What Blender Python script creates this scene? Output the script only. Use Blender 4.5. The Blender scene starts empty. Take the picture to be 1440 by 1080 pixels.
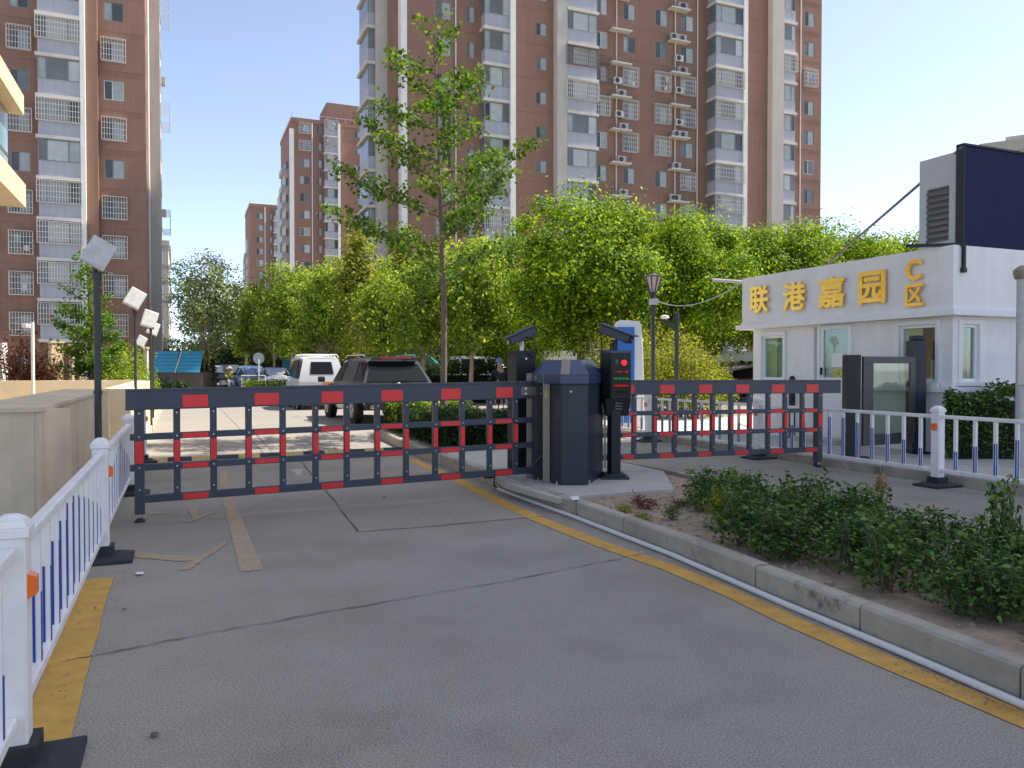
import bpy, math, random
import numpy as np
from mathutils import Vector, Matrix
random.seed(7); rng = np.random.default_rng(7)
S = bpy.context.scene
COL = S.collection
R = math.radians
# ---------------------------------------------------------------- camera
H, F, HOR = 1.45, 1120.0, 519.0          # eye height (m), focal length and horizon row in photo pixels
cam = bpy.data.objects.new('camera', bpy.data.cameras.new('camera')); COL.objects.link(cam)
cam.location = (0, 0, H); cam.rotation_euler = (R(90) - math.atan((540 - HOR) / F), 0, 0)
cam.data.sensor_width = 36; cam.data.lens = 36 * F / 1440; cam.data.clip_end = 3000; cam.data.clip_start = .05
S.camera = cam
# ---------------------------------------------------------------- sky and sun
SUN_AZ, SUN_EL = 19.0, 57.0              # azimuth measured from +x towards +y
W = bpy.data.worlds.new('World'); S.world = W; W.use_nodes = True
sk = W.node_tree.nodes.new('ShaderNodeTexSky'); sk.sky_type = 'NISHITA'; sk.sun_disc = False
sk.sun_elevation = R(SUN_EL); sk.sun_rotation = R(90 - SUN_AZ); sk.air_density = .5; sk.dust_density = .8; sk.ozone_density = .5
hs = W.node_tree.nodes.new('ShaderNodeHueSaturation'); hs.inputs['Saturation'].default_value = .80     # hazy city air
W.node_tree.links.new(sk.outputs[0], hs.inputs['Color']); W.node_tree.links.new(hs.outputs[0], W.node_tree.nodes['Background'].inputs[0])
W.node_tree.nodes['Background'].inputs[1].default_value = .115
sl = bpy.data.lights.new('sun', 'SUN'); sl.energy = 3.2; sl.angle = R(.53); sl.color = (1, .93, .82)
sun = bpy.data.objects.new('sun', sl); COL.objects.link(sun); sun.location = (60, 20, 80)
sun.rotation_euler = Vector((-math.cos(R(SUN_EL)) * math.cos(R(SUN_AZ)), -math.cos(R(SUN_EL)) * math.sin(R(SUN_AZ)), -math.sin(R(SUN_EL)))).to_track_quat('-Z', 'Y').to_euler()
S.view_settings.view_transform = 'Standard'; S.view_settings.look = 'None'; S.view_settings.gamma = 1
S.view_settings.use_curve_mapping = False; S.view_settings.exposure = 1.6
S.cycles.max_bounces = 6; S.cycles.transparent_max_bounces = 12; S.cycles.use_denoising = True
# ---------------------------------------------------------------- site frame: U across the road, V along it
TH = R(22.55)
U = Vector((math.cos(TH), math.sin(TH), 0)); V = Vector((-math.sin(TH), math.cos(TH), 0))
def P(c, d, z=0): return U * c + V * d + Vector((0, 0, z))
def G(px, py, z=0):                      # ground point seen at a photo pixel
    Y = (H - z) * F / (py - HOR); return Vector(((px - 720) / F * Y, Y, z))
def CD(v): return (v.dot(U), v.dot(V))
def AT(px, Y, z=0): return Vector(((px - 720) / F * Y, Y, z))
def Z(py, Y): return H + (HOR - py) / F * Y
def along(p, dr, px):                    # distance along a plan line at which it meets a photo column
    k = (px - 720) / F
    return (k * p.y - p.x) / (dr.x - k * dr.y)
# ---------------------------------------------------------------- materials
MATS = {}
def mat(name, col, rough=.6, metal=0, var=.0, vscale=3, bump=0, bscale=40, spec=.5, var2=0, v2scale=.4, coords='Object', coat=0, grime=None, streak=0):
    if name in MATS: return MATS[name]
    m = bpy.data.materials.new(name); m.use_nodes = True; n = m.node_tree.nodes; L = m.node_tree.links
    b = n['Principled BSDF']; b.inputs['Roughness'].default_value = rough; b.inputs['Metallic'].default_value = metal
    b.inputs['Specular IOR Level'].default_value = spec; b.inputs['Coat Weight'].default_value = coat
    b.inputs['Base Color'].default_value = (*col, 1)
    tc = n.new('ShaderNodeTexCoord')
    if var or var2 or streak:
        prev = None
        for q_, (amt, sc, det) in enumerate(((var, vscale, 6), (var2, v2scale, 4), (streak, 1, 5))):
            if not amt: continue
            t = n.new('ShaderNodeTexNoise'); t.inputs['Scale'].default_value = sc; t.inputs['Detail'].default_value = det; t.inputs['Roughness'].default_value = .65
            if q_ == 2:      # rain streaks: stretched down the wall
                mp = n.new('ShaderNodeMapping'); mp.inputs['Scale'].default_value = (4.5, 4.5, .28); L.new(tc.outputs[coords], mp.inputs['Vector']); L.new(mp.outputs[0], t.inputs['Vector'])
            else: L.new(tc.outputs[coords], t.inputs['Vector'])
            r = n.new('ShaderNodeMapRange'); r.inputs['From Min'].default_value = .3; r.inputs['From Max'].default_value = .7
            r.inputs['To Min'].default_value = 1 - amt; r.inputs['To Max'].default_value = 1 + amt
            L.new(t.outputs['Fac'], r.inputs['Value'])
            if prev is None: prev = r.outputs[0]
            else:
                mm = n.new('ShaderNodeMath'); mm.operation = 'MULTIPLY'; L.new(prev, mm.inputs[0]); L.new(r.outputs[0], mm.inputs[1]); prev = mm.outputs[0]
        vm = n.new('ShaderNodeVectorMath'); vm.operation = 'SCALE'; vm.inputs[0].default_value = col
        L.new(prev, vm.inputs['Scale']); out = vm.outputs[0]
        if grime:
            gcol, gs, gth = grime
            t = n.new('ShaderNodeTexNoise'); t.inputs['Scale'].default_value = gs; t.inputs['Detail'].default_value = 8; t.inputs['Roughness'].default_value = .7
            L.new(tc.outputs[coords], t.inputs['Vector'])
            r = n.new('ShaderNodeMapRange'); r.inputs['From Min'].default_value = gth; r.inputs['From Max'].default_value = gth + .12
            L.new(t.outputs['Fac'], r.inputs['Value'])
            mx = n.new('ShaderNodeMix'); mx.data_type = 'RGBA'; L.new(r.outputs[0], mx.inputs['Factor']); L.new(out, mx.inputs[6]); mx.inputs[7].default_value = (*gcol, 1)
            out = mx.outputs[2]
        L.new(out, b.inputs['Base Color'])
    if bump:
        t = n.new('ShaderNodeTexNoise'); t.inputs['Scale'].default_value = bscale; t.inputs['Detail'].default_value = 5
        L.new(tc.outputs[coords], t.inputs['Vector'])
        bp = n.new('ShaderNodeBump'); bp.inputs['Strength'].default_value = bump; bp.inputs['Distance'].default_value = .01
        L.new(t.outputs['Fac'], bp.inputs['Height']); L.new(bp.outputs[0], b.inputs['Normal'])
    MATS[name] = m; return m
def leafmat(name, c0, c1, c2, trans=.45, rough=.5, tcol=None, spec=.14):
    m = bpy.data.materials.new(name); m.use_nodes = True; n = m.node_tree.nodes; L = m.node_tree.links
    b = n['Principled BSDF']; b.inputs['Roughness'].default_value = rough + .12; b.inputs['Specular IOR Level'].default_value = spec
    g = n.new('ShaderNodeNewGeometry'); r = n.new('ShaderNodeValToRGB')
    r.color_ramp.elements[0].color = (*c0, 1); r.color_ramp.elements[1].color = (*c2, 1)
    e = r.color_ramp.elements.new(.55); e.color = (*c1, 1)
    L.new(g.outputs['Random Per Island'], r.inputs['Fac']); L.new(r.outputs[0], b.inputs['Base Color'])
    t = n.new('ShaderNodeBsdfTranslucent'); mx = n.new('ShaderNodeMixShader'); mx.inputs[0].default_value = trans
    vm = n.new('ShaderNodeVectorMath'); vm.operation = 'MULTIPLY'; vm.inputs[1].default_value = tcol or (1.5, 1.35, .5)
    L.new(r.outputs[0], vm.inputs[0]); L.new(vm.outputs[0], t.inputs[0])
    L.new(b.outputs[0], mx.inputs[1]); L.new(t.outputs[0], mx.inputs[2]); L.new(mx.outputs[0], n['Material Output'].inputs[0])
    MATS[name] = m; return m
def glassmat(name, col, fac=.25, rough=.03):
    m = bpy.data.materials.new(name); m.use_nodes = True; n = m.node_tree.nodes; L = m.node_tree.links
    n.remove(n['Principled BSDF'])
    gl = n.new('ShaderNodeBsdfGlossy'); gl.inputs['Roughness'].default_value = rough; gl.inputs[0].default_value = (.9, .95, .95, 1)
    tr = n.new('ShaderNodeBsdfTransparent'); tr.inputs[0].default_value = (*col, 1)
    lw = n.new('ShaderNodeLayerWeight'); lw.inputs[0].default_value = .5; fr = n.new('ShaderNodeMath'); fr.operation = 'POWER'; fr.inputs[1].default_value = 4.0; L.new(lw.outputs['Facing'], fr.inputs[0])
    mr = n.new('ShaderNodeMath'); mr.operation = 'ADD'; mr.inputs[1].default_value = fac + .04; mr.use_clamp = True; L.new(fr.outputs[0], mr.inputs[0])
    mx = n.new('ShaderNodeMixShader'); L.new(mr.outputs[0], mx.inputs[0]); L.new(tr.outputs[0], mx.inputs[1]); L.new(gl.outputs[0], mx.inputs[2])
    L.new(mx.outputs[0], n['Material Output'].inputs[0]); MATS[name] = m; return m
def emit(name, col, k):
    m = mat(name, col, .5); b = m.node_tree.nodes['Principled BSDF']; b.inputs['Emission Color'].default_value = (*col, 1); b.inputs['Emission Strength'].default_value = k; return m
M = MATS
mat('asphalt', (.32, .29, .24), .92, var=.62, vscale=120, bump=.45, bscale=200, var2=.17, v2scale=.7, grime=((.25, .228, .19), .35, .54), spec=.25)
mat('asphalt_old', (.33, .295, .24), .92, var=.5, vscale=90, bump=.4, bscale=160, var2=.16, v2scale=.4, spec=.25)
mat('concrete_slab', (.235, .215, .19), .9, var=.07, vscale=3, bump=.2, bscale=90, var2=.08, v2scale=.3)
mat('concrete_pad', (.47, .44, .385), .9, var=.12, vscale=4, bump=.25, bscale=80)
mat('kerb_stone', (.38, .345, .275), .9, var=.16, vscale=5, bump=.4, bscale=60, var2=.15, v2scale=1.2, grime=((.11, .095, .08), 3.5, .6))
mat('soil', (.36, .27, .19), .98, var=.3, vscale=9, bump=1.0, bscale=25, var2=.2, v2scale=1.2)
mat('yellow_paint', (.56, .32, .065), .85, var=.18, vscale=7, bump=.3, bscale=150, var2=.12, v2scale=1, grime=((.29, .265, .225), 16, .60))
mat('faded_yellow_paint', (.47, .32, .14), .88, var=.2, vscale=9, bump=.3, bscale=150, grime=((.31, .28, .235), 26, .44))
mat('faded_white_paint', (.42, .40, .37), .85, var=.15, vscale=9, grime=((.28, .26, .23), 18, .54))
mat('tar', (.12, .11, .095), .9)
mat('white_plastic', (.83, .80, .755), .42, streak=.05, var=.05, vscale=3, var2=.05, v2scale=9)
mat('blue_reflector', (.02, .055, .32), .35)
mat('orange_reflector', (.85, .16, .02), .3)
mat('black_rubber', (.025, .027, .033), .75, var=.25, vscale=8, bump=.3, bscale=60)
mat('gate_blue_grey', (.042, .052, .072), .42, streak=.12, var=.10, vscale=6, spec=.5)
mat('red_reflective', (.78, .028, .028), .35, var=.06, vscale=20)
mat('cabinet_blue_grey', (.025, .032, .046), .4, streak=.22, var=.12, vscale=5)
mat('cabinet_lid', (.04, .06, .11), .28, var=.05, vscale=5)  # bluer and lighter than the body, sky reflection put into the colour
mat('dark_charcoal', (.010, .0115, .014), .5, var=.1, vscale=6)
mat('bronze_metal', (.25, .21, .16), .45, .4, var=.08, vscale=4)
mat('bolt_metal', (.5, .5, .5), .35, .8)
mat('white_wall', (.82, .79, .745), .8, streak=.045, var=.05, vscale=2, bump=.08, bscale=60, var2=.06, v2scale=.7)
mat('white_trim', (.82, .80, .76), .6, var=.04, vscale=3)
mat('upvc', (.82, .81, .78), .4)
mat('gold', (1.0, .62, .13), .32, .9, var=.15, vscale=9)
mat('yellow_stone', (.66, .52, .33), .85, var=.07, vscale=2.5, bump=.15, bscale=50, var2=.08, v2scale=.5)
mat('yellow_stone_shaded', (.62, .51, .35), .85, streak=.10, var=.09, vscale=3, bump=.15, bscale=50, var2=.1, v2scale=.7)  # duller copy of the yellow stone, shade put into the near ramp wall's colour
mat('brown_render', (.275, .162, .118), .85, var=.06, vscale=.8, var2=.09, v2scale=.12, spec=.3, streak=.09)
mat('cream_render', (.50, .465, .41), .85, streak=.08, var=.05, vscale=1, var2=.05, v2scale=.2)
mat('balcony_white', (.40, .405, .44), .6, streak=.09, var=.04, vscale=1)
mat('slab_cream', (.60, .57, .51), .8, var=.06, vscale=1)
mat('pipe_white', (.74, .71, .68), .6)
mat('frame_grey', (.22, .23, .23), .5)
mat('frame_white', (.6, .6, .6), .5)
mat('pane_dark', (.08, .085, .082), .12, var=.3, vscale=.5)
mat('pane_mid', (.17, .185, .18), .15, var=.25, vscale=.6)
mat('pane_light', (.36, .40, .38), .2, var=.18, vscale=.7)
mat('pane_pale', (.48, .51, .49), .25, var=.15, vscale=.7)
mat('grille_metal', (.66, .64, .60), .5)
mat('grille_rust', (.24, .20, .17), .7)
mat('ac_white', (.62, .61, .57), .5)
mat('ac_dark', (.04, .04, .045), .6)
mat('bark', (.17, .125, .09), .95, var=.25, vscale=12, bump=.8, bscale=30)
mat('bark_pale', (.36, .30, .23), .95, var=.2, vscale=12, bump=.8, bscale=30)
mat('pole_dark', (.035, .04, .04), .5)
mat('steel_rod', (.13, .13, .13), .5); mat('lamp_grey', (.50, .49, .46), .5, var=.15, vscale=12)
mat('navy_panel', (.012, .018, .060), .6, spec=.2, var=.1, vscale=2)
mat('box_grey', (.46, .455, .43), .8, var=.06, vscale=2)
mat('dark_louvre', (.12, .115, .105), .6)
mat('blue_sheet', (.04, .27, .40), .45, var=.08, vscale=2)
mat('teal_tarp', (.02, .19, .18), .7, var=.1, vscale=2)
mat('brown_shed', (.11, .085, .07), .8, var=.15, vscale=2)
mat('sign_blue', (.02, .16, .55), .4)
mat('grass_green', (.06, .10, .025), .95, var=.35, vscale=3, bump=1, bscale=20)
mat('paving', (.27, .25, .22), .9, var=.12, vscale=3, var2=.12, v2scale=.2)
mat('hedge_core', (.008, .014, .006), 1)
leafmat('leaf_bright', (.035, .09, .006), (.14, .255, .012), (.42, .54, .035), .38)
leafmat('leaf_street', (.08, .155, .018), (.20, .31, .035), (.46, .54, .11), .5)
leafmat('leaf_ginkgo', (.045, .10, .018), (.08, .165, .025), (.18, .27, .045), .42)
leafmat('leaf_olive', (.16, .22, .07), (.25, .31, .12), (.45, .5, .28), .45)
leafmat('leaf_yellow', (.11, .16, .02), (.22, .26, .035), (.40, .40, .06), .45)
leafmat('leaf_dark', (.022, .06, .013), (.07, .14, .03), (.20, .32, .08), .25, .32)
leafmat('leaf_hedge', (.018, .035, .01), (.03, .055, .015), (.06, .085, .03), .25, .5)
leafmat('leaf_red', (.08, .025, .015), (.15, .055, .03), (.22, .11, .06), .35)
leafmat('leaf_dry', (.30, .20, .09), (.40, .28, .14), (.48, .37, .2), .3)
glassmat('clear_glass', (.72, .79, .74), .06, .03)
glassmat('tinted_glass', (.82, .90, .86), .05)
mat('car_glass', (.010, .012, .014), .08, spec=.22)
mat('tyre', (.015, .015, .016), .8)
mat('rim', (.35, .35, .36), .3, .8)
mat('tail_red', (.45, .01, .012), .2)
mat('chrome', (.6, .6, .6), .15, 1)
mat('skin', (.42, .26, .18), .6)
emit('led_red', (1, .008, .012), .9); emit('led_green', (.03, .7, .2), 1.0)
emit('led_red_text', (.8, .03, .03), .12); emit('led_green_text', (.03, .6, .18), .12)
mat('led_dim', (.05, .12, .08), .5); mat('text_grey', (.25, .26, .27), .6)
mat('lamp_glass', (.62, .52, .45), .4)
# ---------------------------------------------------------------- mesh building
ORG = {}
def rootloc(o):
    while o is not None:
        if o.name in ORG: return ORG[o.name]
        o = o.parent
    return Vector((0, 0, 0))
def setp(o, label=None, cat=None, group=None, kind=None):
    if label: o['label'] = label
    if cat: o['category'] = cat
    if group: o['group'] = group
    if kind: o['kind'] = kind
    return o
def thing(name, label, cat, loc=(0, 0, 0), rz=0, group=None, world=True):
    o = bpy.data.objects.new(name, None); COL.objects.link(o); o.location = loc; o.rotation_euler = (0, 0, rz); o.empty_display_size = .2
    ORG[o.name] = Vector(loc) if world else Vector((0, 0, 0))
    return setp(o, label, cat, group)
def link(name, me, parent=None, loc=None, rot=None):
    o = bpy.data.objects.new(name, me); COL.objects.link(o); o.parent = parent
    if loc is not None: o.location = loc
    if rot is not None: o.rotation_euler = rot
    return o
def copy_tree(o, parent=None, keep=True):
    c = o.copy(); COL.objects.link(c); c.parent = parent
    for ch in list(o.children): copy_tree(ch, c)
    return c
class MB:
    def __init__(s): s.v = []; s.f = []; s.m = []
    def add(s, vs, fs, m=0):
        n = len(s.v); s.v += [tuple(v) for v in vs]; s.f += [tuple(i + n for i in f) for f in fs]; s.m += [m] * len(fs)
    def box(s, x0, x1, y0, y1, z0, z1, m=0):
        s.add([(x0, y0, z0), (x1, y0, z0), (x1, y1, z0), (x0, y1, z0), (x0, y0, z1), (x1, y0, z1), (x1, y1, z1), (x0, y1, z1)],
              [(0, 3, 2, 1), (4, 5, 6, 7), (0, 1, 5, 4), (1, 2, 6, 5), (2, 3, 7, 6), (3, 0, 4, 7)], m)
    def obox(s, c, a, b, h, m=0):          # centre and three half vectors
        c, a, b, h = map(Vector, (c, a, b, h))
        s.add([c - a - b - h, c + a - b - h, c + a + b - h, c - a + b - h, c - a - b + h, c + a - b + h, c + a + b + h, c - a + b + h],
              [(0, 3, 2, 1), (4, 5, 6, 7), (0, 1, 5, 4), (1, 2, 6, 5), (2, 3, 7, 6), (3, 0, 4, 7)], m)
    def cbox(s, c, d, z0, z1, wc, wd, m=0):  # box in the site frame
        s.obox(P(c, d, (z0 + z1) / 2), U * wc / 2, V * wd / 2, (0, 0, (z1 - z0) / 2), m)
    def beam(s, p, q, w, h, m=0):          # bar from p to q, w wide across and h tall
        p, q = Vector(p), Vector(q); d = (q - p); l = d.length; d.normalize()
        up = Vector((0, 0, 1)) if abs(d.z) < .95 else Vector((1, 0, 0))
        a = d.cross(up).normalized(); b = a.cross(d).normalized()
        s.obox((p + q) / 2, d * l / 2, a * w / 2, b * h / 2, m)
    def tube(s, pts, r, n=8, m=0, cap=True):
        pts = [Vector(p) for p in pts]; rs = r if isinstance(r, (list, tuple)) else [r] * len(pts)
        vs = []
        for i, p in enumerate(pts):
            d = (pts[min(i + 1, len(pts) - 1)] - pts[max(i - 1, 0)]).normalized()
            up = Vector((0, 0, 1)) if abs(d.z) < .9 else Vector((1, 0, 0))
            a = d.cross(up).normalized(); b = d.cross(a).normalized()
            for k in range(n):
                t = 2 * math.pi * k / n; vs.append(p + (a * math.cos(t) + b * math.sin(t)) * rs[i])
        fs = [(i * n + k, i * n + (k + 1) % n, (i + 1) * n + (k + 1) % n, (i + 1) * n + k) for i in range(len(pts) - 1) for k in range(n)]
        if cap: fs += [tuple(range(n))[::-1], tuple((len(pts) - 1) * n + k for k in range(n))]
        s.add(vs, fs, m)
    def prism(s, poly, z0, z1, m=0, top=None):
        n = len(poly); t = top or poly
        vs = [(p[0], p[1], z0) for p in poly] + [(p[0], p[1], z1) for p in t]
        s.add(vs, [tuple(range(n))[::-1], tuple(range(n, 2 * n))] + [(i, (i + 1) % n, n + (i + 1) % n, n + i) for i in range(n)], m)
    def sheet(s, poly, z, m=0): s.add([(p[0], p[1], z) for p in poly], [tuple(range(len(poly)))], m)
    def disc(s, c, nrm, r, n=16, m=0, thick=.01):
        c = Vector(c); nrm = Vector(nrm).normalized(); s.tube([c - nrm * thick / 2, c + nrm * thick / 2], r, n, m)
    def lathe(s, c, prof, n=16, m=0):       # prof: (radius, z) list
        c = Vector(c); vs = [c + Vector((r * math.cos(2 * math.pi * k / n), r * math.sin(2 * math.pi * k / n), z)) for r, z in prof for k in range(n)]
        fs = [(i * n + k, i * n + (k + 1) % n, (i + 1) * n + (k + 1) % n, (i + 1) * n + k) for i in range(len(prof) - 1) for k in range(n)]
        fs += [tuple(range(n))[::-1], tuple((len(prof) - 1) * n + k for k in range(n))]
        s.add(vs, fs, m)
    def mesh(s, name, mats, smooth=False, off=Vector((0, 0, 0))):
        me = bpy.data.meshes.new(name)
        me.from_pydata([(v[0] - off.x, v[1] - off.y, v[2] - off.z) for v in s.v], [], s.f)
        for m in (mats if isinstance(mats, (list, tuple)) else [mats]): me.materials.append(M[m])
        me.polygons.foreach_set('material_index', s.m)
        if smooth:
            me.polygons.foreach_set('use_smooth', [True] * len(me.polygons)); me.set_sharp_from_angle(angle=R(35))
        me.update(); return me
    def build(s, name, mats, parent=None, smooth=False, bevel=0, label=None, cat=None, group=None, kind=None):
        off = rootloc(parent); me = s.mesh(name, mats, smooth, off)
        o = link(name, me, parent)
        if bevel:
            b = o.modifiers.new('bevel', 'BEVEL'); b.width = bevel; b.segments = 2; b.limit_method = 'ANGLE'
        return setp(o, label, cat, group, kind)
def part(name, m, parent, fn, **k):
    b = MB(); fn(b); return b.build(name, m, parent, **k)
# ================================================================ THE GROUND
def struct(name, m, fn, **k):
    b = MB(); fn(b); return b.build(name, m, None, kind='structure', **k)
struct('ground', 'paving', lambda b: b.sheet([(-700, -300), (700, -300), (700, 1500), (-700, 1500)], -.03))
def gp(*a): return [P(c, d) for c, d in a]
NEAR = gp((-9, -8), (8.86, -8), (8.86, 14), (-9, 13.6))
struct('road', 'asphalt', lambda b: b.sheet(NEAR, 0))
# older, paler asphalt patch at the gate, with a tarred joint round it
patch = [G(438, 668), G(503, 749), G(600, 742), G(765, 727), G(700, 694), G(640, 676), G(575, 640), G(536, 622), G(400, 627)]
struct('road_patch', 'asphalt_old', lambda b: b.sheet(patch, .002))
struct('concrete_road', 'concrete_slab', lambda b: (b.sheet(gp((-.9, 13.6), (3.0, 13.9), (3.0, 140), (-.9, 140)), .006), b.sheet(gp((3.0, 18.6), (30, 18.6), (30, 33), (3.0, 33)), .006), b.sheet(gp((3.0, 13.9), (5.76, 14), (5.76, 18.6), (3.0, 18.6)), .006),
       b.sheet(gp((3.0, 33), (8.5, 33), (8.5, 140), (3.0, 140)), .006), b.sheet(gp((5.76, 14), (8.86, 14), (8.86, 18.6), (5.76, 18.6)), .006)))
def strip(b, pts, w, z, m=0, jit=0):
    pts = [Vector(p) for p in pts]; vs = []
    for i, p in enumerate(pts):
        d = (pts[min(i + 1, len(pts) - 1)] - pts[max(i - 1, 0)]).normalized(); n = Vector((-d.y, d.x, 0))
        ww = w * (1 + random.uniform(-jit, jit)); vs += [p + n * ww / 2 + Vector((0, 0, z - p.z)), p - n * ww / 2 + Vector((0, 0, z - p.z))]
    b.add(vs, [(2 * i, 2 * i + 1, 2 * i + 3, 2 * i + 2) for i in range(len(pts) - 1)], m)
def wob(pts, n, amp):
    out = []
    for a, c in zip(pts[:-1], pts[1:]):
        d = (c - a); nn = Vector((-d.y, d.x, 0)).normalized()
        for k in range(n): out.append(a + d * k / n + nn * random.uniform(-amp, amp))
    out.append(pts[-1]); return out
def crack(name, px, w=.012, amp=.03, n=9, z=.0060):
    struct(name, 'tar', lambda b: strip(b, wob([G(*p) for p in px], n, amp), w, z, jit=.7))
crack('road_crack', [(80, 935), (245, 902), (430, 868), (620, 835), (720, 818), (870, 788), (935, 774)], .009, .012, 14, .0066)
crack('road_crack', [(415, 640), (438, 668), (470, 706), (503, 749)], .013, .006)
crack('road_crack', [(503, 749), (560, 745), (640, 738), (765, 727)], .010, .02, 10)
crack('road_crack', [(360, 612), (372, 624), (384, 640)], .012, .006)
# expansion joints of the concrete road
for dd in (19.5, 25.5, 31.5, 38, 45, 53):
    struct('road_joint', 'tar', lambda b: strip(b, [P(-.6, dd), P(2.9, dd)], .016, .010))
struct('road_joint', 'tar', lambda b: strip(b, [P(1.3, 14.3), P(1.3, 60)], .014, .0105))
# painted markings
KL = [(536, 618), (577, 638), (644, 664), (704, 690), (804, 727), (950, 784), (1114, 855), (1287, 928), (1440, 994)]
kl = [G(*p) for p in KL]; kl.append(kl[-1] + (kl[-1] - kl[-2]) * 1.6)
def offset(pts, o):
    out = []
    for i, p in enumerate(pts):
        d = (pts[min(i + 1, len(pts) - 1)] - pts[max(i - 1, 0)]).normalized(); out.append(p + Vector((-d.y, d.x, 0)) * o)
    return out
def dens(pts, st=.25):
    out = [pts[0]]
    for a, c in zip(pts[:-1], pts[1:]):
        n = max(1, int((c - a).length / st)); out += [a + (c - a) * (k + 1) / n for k in range(n)]
    return out
yl = [G(577, 646), G(644, 676), G(704, 707), G(759, 732), G(850, 768), G(940, 799), G(1030, 836), G(1114, 876), G(1240, 930), G(1440, 1014)]
yl.append(yl[-1] + (yl[-1] - yl[-2]) * .8)
struct('yellow_line', 'yellow_paint', lambda b: strip(b, dens(yl), .165, .0042, jit=.05))
struct('yellow_line', 'faded_yellow_paint', lambda b: b.sheet([G(311, 700), G(326, 700), G(369, 803), G(336, 806)], .0042))
struct('yellow_line', 'faded_yellow_paint', lambda b: b.sheet([G(308, 664), G(318, 664), G(322, 688), G(309, 688)], .0042))
fl = [P(-.50, -2), P(-.50, .9), P(-.50, 2.9), P(-.51, 3.6), P(-.53, 4.9), P(-.55, 6.15)]
struct('yellow_line', 'yellow_paint', lambda b: strip(b, dens(fl), .20, .0042, jit=.06))
def worn(b, poly, z, amp=.018):
    e = dens(poly + [poly[0]], .05)[:-1]; b.sheet([p + Vector((random.uniform(-amp, amp), random.uniform(-amp, amp), 0)) for p in e], z)
struct('arrow_marking', 'faded_yellow_paint', lambda b: (worn(b, [G(172, 777), G(172, 784), G(262, 791), G(285, 786), G(262, 784)], .0042), worn(b, [G(250, 803), G(264, 803), G(321, 764), G(310, 765)], .0045)))
struct('arrow_marking', 'faded_yellow_paint', lambda b: (worn(b, [G(264, 713), G(277, 713), G(280, 728), G(266, 730)], .0042), worn(b, [G(258, 735), G(268, 735), G(304, 721), G(290, 722)], .0045), worn(b, [G(205, 722), G(234, 721), G(232, 724), G(205, 725)], .0044, .01)))
struct('arrow_marking', 'faded_white_paint', lambda b: b.sheet([G(407, 661), G(425, 660), G(421, 671)], .0042))
struct('yellow_line', 'faded_yellow_paint', lambda b: strip(b, [P(5.95, d) for d in np.arange(-2, 11.6, .5)], .09, .0042, jit=.2))
struct('white_line', 'faded_white_paint', lambda b: strip(b, [P(7.2, d) for d in np.arange(9.4, 14, .5)], .06, .0042, jit=.3))
# speed bump: yellow and black rubber blocks bolted across the lane
sb = thing('speed_bump', 'low speed bump of alternating yellow and black rubber blocks across the lane behind the gate', 'speed bump', P(-.6, 13.75))
mat('bump_yellow', (.50, .36, .13), .8, var=.25, vscale=12)
for k in range(12):
    c0 = -.55 + k * .35
    def f(b):
        z = .05
        for (a, e, h0, h1) in ((-.17, -.06, .004, z), (-.06, .06, z, z), (.06, .17, z, .004)):
            d = 13.72 + c0 * .06
            b.add([P(c0, d + a, 0), P(c0 + .34, d + a, 0), P(c0 + .34, d + e, 0), P(c0, d + e, 0), P(c0, d + a, h0), P(c0 + .34, d + a, h0), P(c0 + .34, d + e, h1), P(c0, d + e, h1)],
                  [(4, 5, 6, 7), (0, 1, 5, 4), (1, 2, 6, 5), (2, 3, 7, 6), (3, 0, 4, 7)])
    part('bump_block', 'bump_yellow' if k % 2 == 0 else 'black_rubber', sb, f)
# ---- island: kerb stones, soil, pad
isl_r = [P(5.76, 17.0), P(5.76, 12), P(5.76, 8), P(5.76, 3), P(5.76, -3.5)]
nose = [kl[0], P(3.95, 17.3), P(4.4, 18.1), P(5.1, 18.2), P(5.6, 17.7), isl_r[0]]
isl = thing('island_kerb', 'weathered concrete kerb stones edging the planted island between the two lanes', 'kerb', P(3.6, 9))
isl['kind'] = 'structure'; del isl['category']
def stones(path, parent, L=.9, w=.11, h=.17, side=1, gap=.006):
    pts = dens(path, .05); acc = 0; cur = [pts[0]]; runs = []
    for a, c in zip(pts[:-1], pts[1:]):
        cur.append(c); acc += (c - a).length
        if acc >= L: runs.append(cur); cur = [c]; acc = 0
    if len(cur) > 3: runs.append(cur)
    for r in runs:
        a, c = r[0], r[-1]; d = (c - a).normalized(); n = Vector((d.y, -d.x, 0)) * side * w      # inward
        a = a + d * gap; c = c - d * gap; hh = h + random.uniform(-.006, .006); j = Vector((d.y, -d.x, 0)) * random.uniform(-.005, .005)
        a = a + j; c = c + j; ch = Vector((d.y, -d.x, 0)) * side * .015
        b = MB(); z0 = Vector((0, 0, -.02)); zc = Vector((0, 0, hh - .015)); z1 = Vector((0, 0, hh))
        vs = [a + z0, c + z0, c + n + z0, a + n + z0, a + zc, c + zc, a + ch + z1, c + ch + z1, c + n + z1, a + n + z1]
        b.add(vs, [(0, 1, 5, 4), (4, 5, 7, 6), (6, 7, 8, 9), (2, 3, 9, 8), (1, 2, 8, 7, 5), (3, 0, 4, 6, 9)])
        b.build('kerb_stone', 'kerb_stone', parent)
stones(list(reversed(kl)), isl, side=1)
stones(list(reversed([P(5.76, -3.5), P(5.76, 17)]))[::-1], isl, side=-1)
stones(nose, isl, L=.6, side=1)
inner = offset(kl, .05 * 1)
def inside(p):  # island strip test in site frame
    c, d = CD(p); return True
lp = [p + U * .06 for p in kl]
soilpoly = [p for p in lp] + [P(5.70, -3.5), P(5.70, 17.0), P(5.5, 17.6), P(5.0, 18.05), P(4.4, 17.95), P(4.0, 17.3)]
struct('soil_bed', 'soil', lambda b: b.sheet(soilpoly, .125))
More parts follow.
